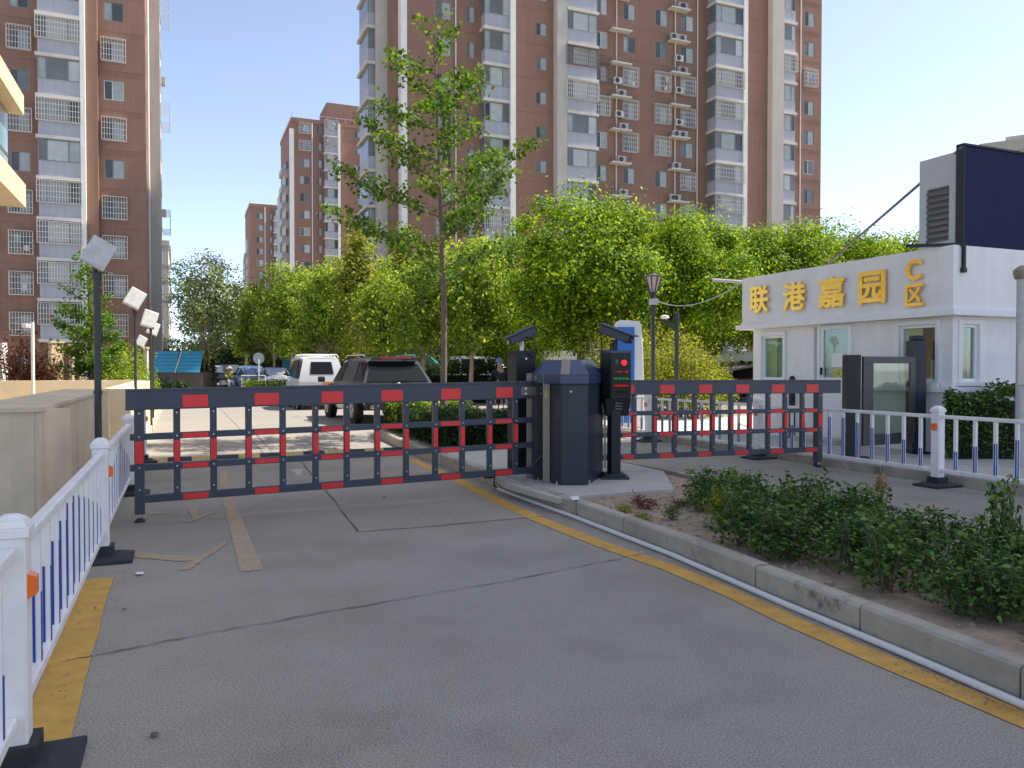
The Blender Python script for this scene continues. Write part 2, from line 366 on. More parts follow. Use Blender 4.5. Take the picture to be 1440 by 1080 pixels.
pad = [G(785, 702, .15), G(877, 694, .15), G(948, 689, .15), P(5.66, 8.6), P(5.66, 11.9), P(3.66, 11.9), P(3.55, 9.2), G(704, 682, .15) + U * .06]
struct('concrete_pad', 'concrete_pad', lambda b: b.prism([tuple(p) for p in pad], .10, .158))
# ---- right pavement with its kerb
struct('pavement', 'concrete_pad', lambda b: b.sheet(gp((8.97, -8), (30, -8), (30, 18.4), (8.97, 18.4)), .12))
rk = thing('pavement_kerb', 'dirty concrete kerb stones under the white fence beside the gatehouse', 'kerb', P(8.85, 9)); rk['kind'] = 'structure'; del rk['category']
stones([P(8.85, 3), P(8.85, 18.4)], rk, side=1, w=.12, h=.135, L=1.0)
# ---- conduit along the island kerb
cp = [p - U * .035 + Vector((0, 0, .02)) for p in kl[3:]]
part('conduit_pipe', 'pipe_white', None, lambda b: b.tube([p + Vector((0, 0, random.uniform(-.002, .003))) for p in dens(cp, .6)], .019, 10), smooth=True, label='thin white plastic conduit lying along the foot of the island kerb', cat='pipe')
g0 = G(752, 668, .16)
cb = [P(3.42, 9.0, .2), P(3.35, 8.95, .17), P(3.30, 8.8, .165), cp[0] + Vector((-.04, .06, .13)), cp[0] + Vector((-.05, .03, .04)), cp[0]]
part('black_cable', 'dark_charcoal', None, lambda b: b.tube(cb, .011, 8), smooth=True, label='loose black cable drooping over the kerb into the end of the white conduit', cat='cable')

mat('oil_stain', (.17, .165, .155), .85, var=.3, vscale=14)
b = MB()
for i in range(900):                      # grit washed up along the kerb and the fence foot
    if i % 3: q = yl[0]; k_ = random.randrange(len(cp) - 1); q = cp[k_] + (cp[k_ + 1] - cp[k_]) * random.random() - U * (.03 + abs(random.gauss(0, .05)))
    else: q = P(-.35 - abs(random.gauss(0, .12)), random.uniform(2, 12))
    r_ = random.uniform(.002, .006); b.lathe(Vector((q.x, q.y, .006)), [(r_, 0), (r_ * .5, r_ * .8)], 4)
setp(b.build('road_grit', 'soil'), 'fine grit gathered along the kerb and fence foot', 'grit', kind='stuff')
# ================================================================ TOWERS
# local frame of a tower: x along the front, y into the block, z up. Front wall at y = 0.
SHARED = {}
mat('wash_white', (.7, .68, .66), .8); mat('wash_blue', (.12, .2, .34), .8); mat('wash_red', (.4, .12, .1), .8); mat('wash_grey', (.25, .24, .22), .8)
def shared(key, make):
    if key not in SHARED: SHARED[key] = make()
    return SHARED[key]
def win_meshes(w, h, white, v):
    def mk():
        m = 'frame_white' if white else 'frame_grey'; b = MB(); t = .05; y0, y1 = .02, .1
        b.box(0, w, y0, y1, 0, t); b.box(0, w, y0, y1, h - t, h); b.box(0, t, y0, y1, t, h - t); b.box(w - t, w, y0, y1, t, h - t); s = w * .42; b.box(s - .03, s + .03, y0, y1, t, h - t)
        fr = b.mesh('window', m); ps = []
        for i, (a, e) in enumerate(((t, s - .03), (s + .03, w - t))):
            q = MB(); q.box(a, e, .05 if i else .08, .09, t, h - t); ps.append(q.mesh('pane', [('pane_dark', 'pane_light'), ('pane_mid', 'pane_pale'), ('pane_dark', 'pane_mid'), ('pane_mid', 'pane_light'), ('pane_light', 'pane_dark')][v % 5][i]))
        return fr, ps
    return shared(('win', round(w, 2), round(h, 2), white, v % 5), mk)
def window(par, x, z, w, h, panes=True, y=0, rz=0):
    v = random.choice((0, 0, 0, 1, 2, 3, 3, 4)); fr, ps = win_meshes(w, h, random.random() < .12, v)
    o = link('window', fr, par, (x, y, z), (0, 0, rz))
    for p in ps: link('pane', p, o)
    return o
def grille(par, x, z, w, h, d=.35, y=0, rust=False):
    def mk():
        b = MB(); n = max(5, int(w / .17)); r = .016
        for zz in np.linspace(0, h, 5): b.box(0, w, -d, -d + .03, zz - .016, zz + .016)
        for i in range(n + 1): b.box(w * i / n - r, w * i / n + r, -d - .02, -d, 0, h)
        for xx in (0, w):
            for zz in np.linspace(0, h, 5): b.box(xx - .015, xx + .015, -d, 0, zz - .015, zz + .015)
            b.box(xx - .015, xx + .015, -d * .5 - .015, -d * .5 + .015, 0, h)
        for k in range(4): b.box(0, w, -d + d * k / 4, -d + d * k / 4 + .02, -.02, 0)
        b.box(0, w, -d, 0, h, h + .015)
        return b.mesh('security_grille', 'grille_rust' if rust else 'grille_metal')
    g = link('security_grille', shared(('gr', round(w, 2), round(h, 2), d, rust), mk), par, (x, y, z))
    if random.random() < .45:          # washing and boxes kept behind the bars
        for q in range(random.choice((1, 2, 3))):
            c_ = random.choice(('wash_white', 'wash_blue', 'wash_red', 'wash_grey')); x_ = random.uniform(.15, .75) * w; hh = random.uniform(.25, .6)
            me_ = shared(('wash', c_, round(hh, 1)), lambda: (lambda b: (b.box(0, .28, -.02, .02, 0, hh), b.mesh('laundry', c_))[1])(MB())); link('laundry', me_, g, (x_, -d * .5, random.uniform(.02, max(.03, h - hh - .2))))
    return g
def aircon(par, x, y, z):
    def mk():
        b = MB(); b.box(-.4, .4, -.15, .15, 0, .55); me = b.mesh('air_conditioner', 'ac_white')
        q = MB(); q.disc((-.1, -.16, .28), (0, 1, 0), .22, 12, thick=.03); return me, q.mesh('fan_grille', 'ac_dark')
    a, f = shared('ac', mk); o = link('air_conditioner', a, par, (x, y, z)); link('fan_grille', f, o)
def balcony(par, x, w, z, side=None, caged=0, depth=.9, detail=True):
    """slab, white parapet, glazing; side 'L' or 'R' leaves a glazed return on that side"""
    v = random.randrange(6)
    def mk():
        b = MB(); e = .15; b.box(-e if side else 0, w + (e if side is None else 0), -depth - e, .05, 0, .24); slab = b.mesh('balcony', 'slab_cream')
        q = MB(); q.box(.0, w, -depth, .0, .24, 1.28); q.box(-.03, w + .03, -depth - .03, .0, 1.28, 1.33); pp = q.mesh('parapet_panel', 'balcony_white')
        g = MB(); t = .04; z0, z1 = 1.33, 2.9; a, c = w * .2, w * .72
        for xx in (0, a, c, w): g.box(xx - t, xx + t, -depth + .02, -depth + .1, z0, z1)
        g.box(0, w, -depth + .02, -depth + .1, z0, z0 + .07); g.box(0, w, -depth + .02, -depth + .1, z1 - .1, z1 - .01)
        for xx in (0, w): g.box(xx - t, xx + t, -.1, 0, z0, z1); g.box(xx - t, xx + t, -depth, 0, z0, z0 + .07)
        gf = g.mesh('glazing_frame', 'frame_grey'); ps = []
        cols = [('pane_dark', 'pane_pale', 'pane_mid'), ('pane_mid', 'pane_light', 'pane_dark'), ('pane_mid', 'pane_pale', 'pane_light'), ('pane_light', 'pane_mid', 'pane_pale'), ('pane_dark', 'pane_light', 'pane_light'), ('pane_light', 'pane_light', 'pane_dark')][v]
        for (p0, p1), cc in zip(((t, a - t), (a + t, c - t), (c + t, w - t)), cols):
            m_ = MB(); m_.box(p0, p1, -depth + .05, -depth + .08, z0 + .07, z1 - .1); ps.append(m_.mesh('pane', cc))
        for xx in (.0, w - .03):
            m_ = MB(); m_.box(xx, xx + .03, -depth + .1, -.1, z0 + .07, z1 - .1); ps.append(m_.mesh('pane', 'pane_mid'))
        return slab, pp, gf, ps
    slab, pp, gf, ps = shared(('bal', round(w, 2), side, v, depth), mk)
    o = link('balcony', slab, par, (x, 0, z)); link('parapet_panel', pp, o); link('glazing_frame', gf, o)
    for p in ps: link('pane', p, o)
    if caged:
        g = grille(o, -.1, 1.25, w + .2, 1.55, .3, -depth, rust=caged == 2)
    return o
FH = 2.9
def tower(name, label, org, feats, x0, x1, z0, nf, roof, depth=14, fine=True, seed=1, group=None, cages=None, rz=TH, extra=None):
    random.seed(seed); t = thing(name, label, 'building', org, rz, group, world=False)
    front = MB(); holes = []
    for f in feats:
        if f[0] == 'win': holes.append((f[1], f[2], f[3], f[4]))
    holes.sort(); xs = x0
    def quad(a, c, za, zb): front.add([(a, 0, za), (c, 0, za), (c, 0, zb), (a, 0, zb)], [(0, 1, 2, 3)])
    for (a, c, o, h) in holes:
        quad(xs, a, 0, roof); zs = 0
        for k in range(nf):
            zz = z0 + FH * k + o
            if zz < .3 or zz + h > roof - .2: continue
            quad(a, c, zs, zz); zs = zz + h
            r = .12; front.add([(a, 0, zz), (c, 0, zz), (c, 0, zs), (a, 0, zs), (a, r, zz), (c, r, zz), (c, r, zs), (a, r, zs)], [(0, 1, 5, 4), (1, 2, 6, 5), (2, 3, 7, 6), (3, 0, 4, 7), (4, 5, 6, 7)])
        quad(a, c, zs, roof); xs = c
    quad(xs, x1, 0, roof)
    front.add([(x1, 0, 0), (x1, depth, 0), (x1, depth, roof), (x1, 0, roof)], [(0, 1, 2, 3)])
    front.add([(x0, depth, 0), (x0, 0, 0), (x0, 0, roof), (x0, depth, roof)], [(0, 1, 2, 3)])
    front.add([(x1, depth, 0), (x0, depth, 0), (x0, depth, roof), (x1, depth, roof)], [(0, 1, 2, 3)])
    front.add([(x0, 0, roof), (x1, 0, roof), (x1, depth, roof), (x0, depth, roof)], [(0, 1, 2, 3)])
    front.build('wall', 'brown_render', t)
    def bands(b):
        for k in range(nf + 1):
            zz = z0 + FH * k + 2.75
            if zz < roof: b.box(x0 + .02, x1 - .02, -.02, .01, zz, zz + .045)
    part('floor_band', 'brown_render', t, bands)
    part('roof_parapet', 'brown_render', t, lambda b: (b.box(x0 - .1, x1 + .1, -.12, .15, roof, roof + .7), b.box(x1 - .15, x1 + .1, .15, depth, roof, roof + .7), b.box(x0 - .1, x0 + .15, .15, depth, roof, roof + .7)))
    def railing(b):
        for i in range(int((x1 - x0) / 1.5) + 1): b.box(x0 + i * 1.5, x0 + i * 1.5 + .05, 0, .05, roof + .7, roof + 1.4)
        b.box(x0, x1, 0, .05, roof + 1.38, roof + 1.43)
        for i in range(int(depth / 1.5)): b.box(x0, x0 + .05, i * 1.5, i * 1.5 + .05, roof + .7, roof + 1.4)
        b.box(x0, x0 + .05, 0, depth, roof + 1.38, roof + 1.43)
    part('roof_railing', 'grille_metal', t, railing)
    wn = 0
    for f in feats:
        k0 = f[0]
        if k0 == 'win':
            for k in range(nf):
                zz = z0 + FH * k + f[3]
                if zz < .3 or zz + f[4] > roof - .2: continue
                window(t, f[1], zz, f[2] - f[1], f[4], fine)
                cg = f[5](k) if len(f) > 5 and f[5] else 0
                if cg: grille(t, f[1] - .15, zz - .12, f[2] - f[1] + .3, f[4] + .25, .4, rust=cg == 2)
        elif k0 == 'pil':
            part('pilaster', f[4] if len(f) > 4 else 'cream_render', t, lambda b: b.box(f[1], f[2], -f[3], .05, 0, roof + .2))
        elif k0 == 'rec':
            part('brown_pier', 'brown_render', t, lambda b: b.box(f[1], f[2], -f[3], .05, 0, roof))
        elif k0 == 'pipe':
            part('drainpipe', 'pipe_white', t, lambda b: b.tube([(f[1], -.1, .2), (f[1], -.1, roof)], .055 if fine else .09, 6), smooth=True)
        elif k0 == 'bal':
            for k in range(nf):
                zz = z0 + FH * k
                if zz < 1 or zz + 3 > roof + 1.2: continue
                cg = f[4](k) if len(f) > 4 and f[4] else 0
                balcony(t, f[1], f[2] - f[1], zz, f[3], cg, f[5] if len(f) > 5 else .9)
        elif k0 == 'shelf':
            for k in range(nf):
                zz = z0 + FH * k + 2.05
                if zz > roof - 1: continue
                xm = (f[1] + f[2]) / 2; w = f[2] - f[1]
                def mk():
                    b = MB(); b.box(-w / 2, w / 2, -.75, 0, 0, .13)
                    me = b.mesh('air_conditioner_shelf', 'slab_cream'); q = MB()
                    for zz_ in (.3, .5): q.box(-w / 2, w / 2, -.74, -.72, zz_, zz_ + .025); q.box(-w / 2, -w / 2 + .02, -.74, 0, zz_, zz_ + .025); q.box(w / 2 - .02, w / 2, -.74, 0, zz_, zz_ + .025)
                    for i in range(7): q.box(-w / 2 + i * w / 6.1, -w / 2 + i * w / 6.1 + .02, -.74, -.72, .13, .52)
                    return me, q.mesh('railing', 'grille_rust')
                a, r = shared(('shelf', round(w, 2)), mk); s = link('air_conditioner_shelf', a, t, (xm, 0, zz)); link('railing', r, s)
                q = random.random()
                if q < .85: aircon(s, random.choice((-.25, .1, .3)), -.4, .13)
                if q < .2: aircon(s, .45 if q < .1 else -.55, -.4, .13)
                if cages and cages(k) and random.random() < .7: aircon(t, xm + random.uniform(-.2, .2), -.2, zz + 1.25)
    if extra: extra(t)
    return t
def fx(org, px): return along(org, U, px)
# --- main tower behind the trees
o1 = AT(690, 66.3); s = fx(o1, 573); o1 = o1 + U * s
X = lambda px: fx(o1, px)
cgA = lambda k: (1 if k in (3, 4, 5, 6) and (k * 7) % 3 else 0)
cgB = lambda k: (2 if k == 9 else 1 if k in (1, 2, 8) else 0)
cgC = lambda k: (1 if k in (8, 9, 7) else 1 if k in (2, 4) else 0)
F1 = [('rec', X(573), X(595), .06), ('win', X(613), X(635), .55, 1.45), ('pipe', X(641)), ('win', X(656), X(667.5), .7, 1.3),
      ('bal', X(677), X(711), 'L', lambda k: 1 if k in (2, 3, 4) else 0), ('pil', X(711), X(718), 1.15, 'white_wall'), ('win', X(753.5), X(768.5), .65, 1.05),
      ('pil', X(778), X(792), .75, 'cream_render'), ('bal', X(792), X(833), None, cgB, .7), ('win', X(837), X(853), .5, 1.4, cgB), ('shelf', X(855), X(882)), ('pipe', X(865)),
      ('win', X(875.5), X(892), .5, 1.4, cgC), ('win', X(920), X(937), .5, 1.45, cgC), ('shelf', X(937), X(963)), ('pipe', X(947)), ('win', X(956), X(973), .5, 1.4, lambda k: 1 if k in (9, 8, 5, 6) else 0), ('pipe', X(978)),
      ('bal', X(993), X(1030), 'L', lambda k: 1 if k in (9, 8, 6, 5) else 0, 1.3), ('pil', X(1030), X(1035.5), 1.45, 'white_wall'), ('win', X(1036.5), X(1042.5), .7, 1.3),
      ('pil', X(1077), X(1093), .7, 'cream_render'), ('bal', X(1093.5), X(1112), None, lambda k: 1 if k == 10 else 0, .35), ('pipe', X(1122)), ('win', X(1128), X(1142), .35, 1.4, lambda k: 1 if k == 10 else 0)]
def left_flank(t):
    a, c, e = X(539), X(553), X(565)
    part('pilaster', 'cream_render', t, lambda b: b.box(a, c, 1.6, 3.4, 0, 44.5))
    part('brown_pier', 'brown_render', t, lambda b: b.box(c, e, .9, 3, 0, 44))
    part('pilaster', 'white_wall', t, lambda b: b.box(e, X(573), -.12, 3, 0, 44.3))
    for k in range(14):
        z = .07 + FH * k
        def f(b): b.box(a - .75, a - .01, 2.4, 6.2, z, z + .24)
        s_ = part('balcony', 'slab_cream', t, f)
        part('parapet_panel', 'balcony_white', s_, lambda b: b.box(a - .55, a - .02, 2.6, 6, z + .24, z + 1.3))
        part('glazing_frame', 'frame_grey', s_, lambda b: [b.box(xx, xx + .06, 2.62, 2.7, z + 1.3, z + 2.9) for xx in (a - .55, a - .3, a - .1)])
        part('pane', 'pane_light' if k % 3 else 'pane_mid', s_, lambda b: b.box(a - .5, a - .03, 2.68, 2.74, z + 1.3, z + 2.88))
        part('pane', 'pane_mid', s_, lambda b: b.box(a - .55, a - .51, 2.75, 6, z + 1.3, z + 2.88))
tower('apartment_tower', 'tall brown apartment tower with white balcony stacks directly behind the round trees', o1, F1, 0, X(1152), .07, 15, 44, 16, True, 3, 'brown apartment towers', cages=lambda k: k in (7, 8, 9), extra=left_flank)
# --- left tower
o2 = AT(85, 58.0); s = fx(o2, 208); o2 = o2 + U * s
X = lambda px: fx(o2, px)
cgL = lambda k: 1 if k in (1, 2, 3, 4, 6, 8) else 0
cgR = lambda k: 1 if k in (0, 1, 2, 3, 4, 6, 8) and k != 5 else 0
F2 = [('win', X(-66), X(-40), .6, 1.4), ('win', X(-20), X(-3), .6, 1.4, cgL), ('win', X(19), X(46), .6, 1.4, cgL), ('bal', X(60), X(118), 'L', lambda k: 1 if k in (0, 1, 2, 3, 4, 6, 8) else 0, .8), ('pil', X(118.5), X(125.5), .95, 'white_wall'),
      ('rec', X(125.5), X(142), .55), ('win', X(150), X(178), .6, 1.4, cgR)]
def right_flank(t):
    for (y0, y1, d, z1, m) in ((4.5, 8.5, .9, 36, 'cream_render'), (10.5, 13.5, .8, 32, 'brown_render')):
        part('flank_bay', m, t, lambda b: b.box(-.01, d, y0, y1, 0, z1))
    part('drainpipe', 'pipe_white', t, lambda b: b.tube([(.1, 2.6, 0), (.1, 2.6, 44)], .07, 6))
    part('drainpipe', 'pipe_white', t, lambda b: b.tube([(.1, 4.3, 0), (.1, 4.3, 44)], .05, 6))
    for k in range(14):
        z = .47 + FH * k
        part('flank_window', 'pane_mid', t, lambda b: b.box(-.02, .03, 1.0, 2.1, z + .6, z + 2.0))
        part('flank_window', 'pane_light', t, lambda b: b.box(.9, .95, 5.2, 7.8, z + 1.0, z + 2.4))
        if k in (2, 3, 4, 7, 10, 11):
            def f(b):
                for yy in np.linspace(5, 8.2, 9): b.box(.95, 1.6, yy, yy + .03, z + .8, z + .83); b.box(1.57, 1.6, yy, yy + .03, z + .8, z + 2.4); b.box(.95, 1.6, yy, yy + .03, z + 2.37, z + 2.4)
                for zz in np.linspace(.8, 2.4, 4): b.box(1.57, 1.6, 5, 8.2, z + zz, z + zz + .03)
            part('security_grille', 'grille_metal', t, f)
        if k in (5, 9, 1): part('air_conditioner', 'ac_white', t, lambda b: b.box(.79, 1.2, 10.8, 11.6, z, z + .6))
tower('apartment_tower', 'nearest brown apartment tower with caged windows, on the left behind the yellow wall', o2, F2, X(-140), 0, .47, 15, 44, 15, True, 5, 'brown apartment towers', extra=right_flank)
# --- middle tower further down the street
o3 = AT(412, 135.0)
X = lambda px: fx(o3, px)
F3 = [('win', X(423), X(437), .5, 1.4, lambda k: 1 if k > 12 else 0), ('pipe', X(440.3)), ('win', X(447), X(453.5), .6, 1.3), ('bal', X(457), X(475), 'L', lambda k: 1 if k in (13, 14, 12) else 0), ('pil', X(475), X(478.3), 1.1, 'white_wall'),
      ('win', X(500), X(509), .7, 1.0), ('pil', X(513), X(519), .7, 'white_wall'), ('bal', X(519), X(538), None, None, .7), ('win', X(545), X(556), .5, 1.4)]
def ph3(t):
    part('lift_tower', 'brown_render', t, lambda b: b.box(X(463), X(510), 1.5, 9, 42, 47.6))
    part('lift_tower', 'white_wall', t, lambda b: b.box(X(528), X(560), 3, 9, 44, 46))
    part('flank_bay', 'cream_render', t, lambda b: b.box(-.6, .02, 4, 9, 0, 37))
    part('flank_bay', 'cream_render', t, lambda b: b.box(-.9, -.6, 10, 14, 0, 33))
    part('pilaster', 'white_wall', t, lambda b: b.box(-.35, .35, -.05, .5, 0, 42))
    for k in range(13): part('flank_window', 'pane_mid', t, lambda b: b.box(-.55, -.2, 3.9, 3.98, 1.3 + FH * k, 2.6 + FH * k)); part('balcony', 'balcony_white', t, lambda b: b.box(-1.2, -.61, 4.4, 8.5, .5 + FH * k, 1.5 + FH * k))
tower('apartment_tower', 'middle distance brown apartment tower with a brown lift housing on its roof', o3, F3, 0, X(575), .4, 15, 43.2, 16, False, 8, 'brown apartment towers', extra=ph3)
# --- far tower
o4 = AT(353, 197.0)
X = lambda px: fx(o4, px)
F4 = [('win', X(362), X(371), .5, 1.4), ('pipe', X(373.8)), ('win', X(379), X(383.5), .6, 1.3), ('bal', X(386), X(398), 'L'), ('pil', X(398), X(400.5), 1.1, 'white_wall'), ('win', X(412), X(418), .7, 1.0)]
def ph4(t):
    part('flank_bay', 'cream_render', t, lambda b: b.box(-.5, .02, 3, 8, 0, 34)); part('flank_bay', 'cream_render', t, lambda b: b.box(-.8, -.5, 9, 14, 0, 30))
    for k in range(11): part('balcony', 'balcony_white', t, lambda b: b.box(-1.1, -.51, 3.4, 7.5, .5 + FH * k, 1.5 + FH * k))
tower('apartment_tower', 'farthest and smallest looking brown apartment tower at the end of the street', o4, F4, 0, X(440), .4, 15, 41.6, 16, False, 9, 'brown apartment towers', extra=ph4)
# --- lower blocks at the edges of the view
def block(label, org, x0, x1, depth, h, m, wins=(), rz=TH, name='apartment_block', cat='building', top=None):
    t = thing(name, label, cat, org, rz, world=False)
    part('wall', m, t, lambda b: b.box(x0, x1, 0, depth, 0, h)); part('roof_parapet', top or 'cream_render', t, lambda b: b.box(x0 - .15, x1 + .15, -.15, depth + .15, h, h + .6))
    for (wx, wy, wz, ww, wh, side) in wins:
        if side == 'F': part('window', 'pane_mid', t, lambda b: b.box(wx, wx + ww, -.06, .02, wz, wz + wh))
        else: part('window', 'pane_mid', t, lambda b: b.box(x1 - .02, x1 + .06, wy, wy + ww, wz, wz + wh))
    return t
block('pale sunlit apartment block peeping out beyond the left tower', AT(238, 98), -22, 0, 22, 16.6, 'cream_render', [(0, 2 + 4 * i, 1.5 + FH * k, 1.6, 1.4, 'R') for i in range(5) for k in range(5)] + [(-3, 0, 1.5 + FH * k, 1.5, 1.4, 'F') for k in range(5)])
block('brown building top showing above the dark roof panel at the right edge', AT(1414, 52), 0, 26, 14, 15.9, 'brown_render', [(2 + 4 * i, 0, 1 + 3 * k, 1.6, 1.5, 'F') for i in range(5) for k in range(4)], rz=R(-33))
block('pale low roof block beside the brown building at the right edge', AT(1378, 44), 0, 5.5, 8, 13.2, 'cream_render', name='roof_block', rz=R(-33))
# apartment block standing to the right of the entrance, out of the frame, whose shade lies over the gate
shade_o = Vector((-6 + 34 * math.cos(R(SUN_AZ)), 12.9 + 34 * math.sin(R(SUN_AZ)), 0)) 
tb = thing('apartment_tower', 'brown apartment tower right of the entrance whose shade covers the gate', 'building', shade_o, R(SUN_AZ), 'brown apartment towers', world=False)
part('wall', 'brown_render', tb, lambda b: b.box(0, 18, -14.5, 0, 0, 58)); part('roof_parapet', 'cream_render', tb, lambda b: b.box(-.2, 18.2, -14.7, .2, 58, 58.8))
for k in range(19):
    for i in range(3): part('window', 'pane_mid', tb, lambda b: b.box(-.08, .02, -13 + i * 5, -11.4 + i * 5, 1.4 + 3 * k, 2.9 + 3 * k))
random.seed(11)
# --- yellow stone building at the left edge, upper storey only in view
yb = thing('yellow_building', 'yellow stone building with glazed upper storey jutting in at the left edge', 'building', AT(38, 24), TH, world=False)
part('upper_fascia', 'yellow_stone', yb, lambda b: b.box(-9, 0, -16, 0, 9.05, 9.62)); part('lower_fascia', 'yellow_stone', yb, lambda b: b.box(-9, .02, -16, .02, 6.3, 6.98))
part('wall', 'yellow_stone', yb, lambda b: b.box(-9, -.5, -16, -.3, 6.98, 9.05)); part('ground_floor_wall', 'yellow_stone', yb, lambda b: b.box(-9, -3.5, -16, -1.5, 0, 6.3))
mat('teal_pane', (.20, .36, .36), .08, coat=.6)
for i in range(8):
    for j, (z0_, z1_) in enumerate(((7.05, 7.7), (7.75, 9.0))):
        w_ = part('window', 'frame_grey', yb, lambda b: b.box(-.5, -.40, -2.0 - 1.9 * i, -.2 - 1.9 * i, z0_, z1_))
        part('pane', 'teal_pane', w_, lambda b: b.box(-.405, -.385, -1.94 - 1.9 * i, -.26 - 1.9 * i, z0_ + .05, z1_ - .05))
# ================================================================ GARAGE RAMP WALLS (left)
rw = thing('ramp_wall', 'yellow stone clad ramp wall with pale coping beside the white fence', 'wall', P(-1.07, 7.5))
WZ = 1.10; wa = P(-1.10, 4.55); 
n0 = AT(56, 6.5); c0, d0 = CD(n0); W1 = CD(AT(168, 12.8))[1]
part('wall_core', 'yellow_stone_shaded', rw, lambda b: (b.cbox(c0 - .35, (d0 + W1) / 2, 0, WZ, .60, W1 - d0 - .06), b.obox(n0 + Vector((-3.2, .34, WZ / 2)), (3.1, 0, 0), (0, .28, 0), (0, 0, WZ / 2))))
part('coping', 'yellow_stone_shaded', rw, lambda b: (b.cbox(c0 - .32, (d0 + W1) / 2 + .1, WZ, WZ + .035, .66, W1 - d0 + .2), b.obox(n0 + Vector((-3.25, .34, WZ + .017)), (2.95, 0, 0), (0, .31, 0), (0, 0, .0175))))
d = d0 + .03; i = 0
while d < W1:                                 # cladding slabs on the road side
    wdt = .62; part('stone_panel', 'yellow_stone_shaded', rw, lambda b: b.cbox(c0 - .03 + random.uniform(-.003, .003), d + wdt / 2, 0, WZ - .005, .05, wdt - .012)); d += wdt
for i in range(8):                            # cladding on the face turned to the camera
    part('stone_panel', 'yellow_stone_shaded', rw, lambda b: b.obox(n0 + Vector((-.36 - .7 * i, .035 + random.uniform(-.003, .003), WZ / 2)), (.342, 0, 0), (0, .02, 0), (0, 0, WZ / 2 - .004)))
rw2 = thing('ramp_wall', 'sunlit yellow retaining wall running on beyond the shaded ramp wall to the back of the ramp', 'wall', P(-.8, 18))
part('wall_core', 'yellow_stone', rw2, lambda b: (b.cbox(-1.0, (W1 + 24.6) / 2 + .3, 0, WZ + .02, .42, 24.6 - W1 - .5), b.obox(Vector((-11.0, 24.3, (WZ + .02) / 2)) + Vector((-.85, -.53, 0)) * 7.2, Vector((.85, .53, 0)) * 7, Vector((-.53, .85, 0)) * .18, (0, 0, (WZ + .02) / 2))))
part('kerb_ledge', 'yellow_stone', rw2, lambda b: (b.cbox(-.70, 19, 0, .16, .16, 11), b.cbox(-.72, 30, 0, .13, .16, 10)))
# piers and rails behind the ramp
for (a, e, tp, lab) in ((71, 87, 480, 'widest yellow stone pier standing behind the ramp wall'), (98, 104, 484, 'narrow yellow pier right of the widest pier'), (112, 117.5, 487, 'thin yellow pier nearest the black lamp post'), (202, 205.5, 488, 'thin tan post left of the blue sheeted shed'), (206.5, 209, 488, 'thin white post beside the tan post by the blue shed')):
    Y = 27; pt = thing('stone_pier', lab, 'pier', AT((a + e) / 2, Y)); w = (e - a) / F * Y
    mc = AT((a + e) / 2, Y); w = w * .5; ua, ub = Vector((.6, .8, 0)), Vector((-.8, .6, 0))
    part('shaft', 'yellow_stone' if a != 206.5 else 'white_trim', pt, lambda b: b.obox(mc + Vector((0, 0, (Z(tp, Y) - .06) / 2)), ua * w, ub * w * .6, (0, 0, (Z(tp, Y) - .06) / 2))); part('cap', 'yellow_stone', pt, lambda b: b.obox(mc + Vector((0, 0, Z(tp, Y) - .03)), ua * (w + .03), ub * (w * .6 + .03), (0, 0, .03)))
pt = thing('stone_pier', 'pale pier cut by the left edge above the ramp wall', 'pier', AT(0, 26)); part('shaft', 'white_trim', pt, lambda b: b.box(AT(-8, 26).x, AT(3, 26).x, 26, 26.3, 0, Z(482, 26)))
ir = thing('iron_fence', 'dark iron railing between the yellow piers behind the ramp', 'fence', AT(40, 27.2))
for k in range(46):
    xx = AT(3, 27.2).x + k * .09
    if xx < AT(112, 27.2).x: part('bar', 'pole_dark', ir, lambda b: b.box(xx, xx + .018, 27.2, 27.218, 0, 1.9))
part('rail', 'pole_dark', ir, lambda b: (b.box(AT(3, 27.2).x, AT(112, 27.2).x, 27.19, 27.23, 1.85, 1.9), b.box(AT(3, 27.2).x, AT(112, 27.2).x, 27.19, 27.23, 1.2, 1.24)))
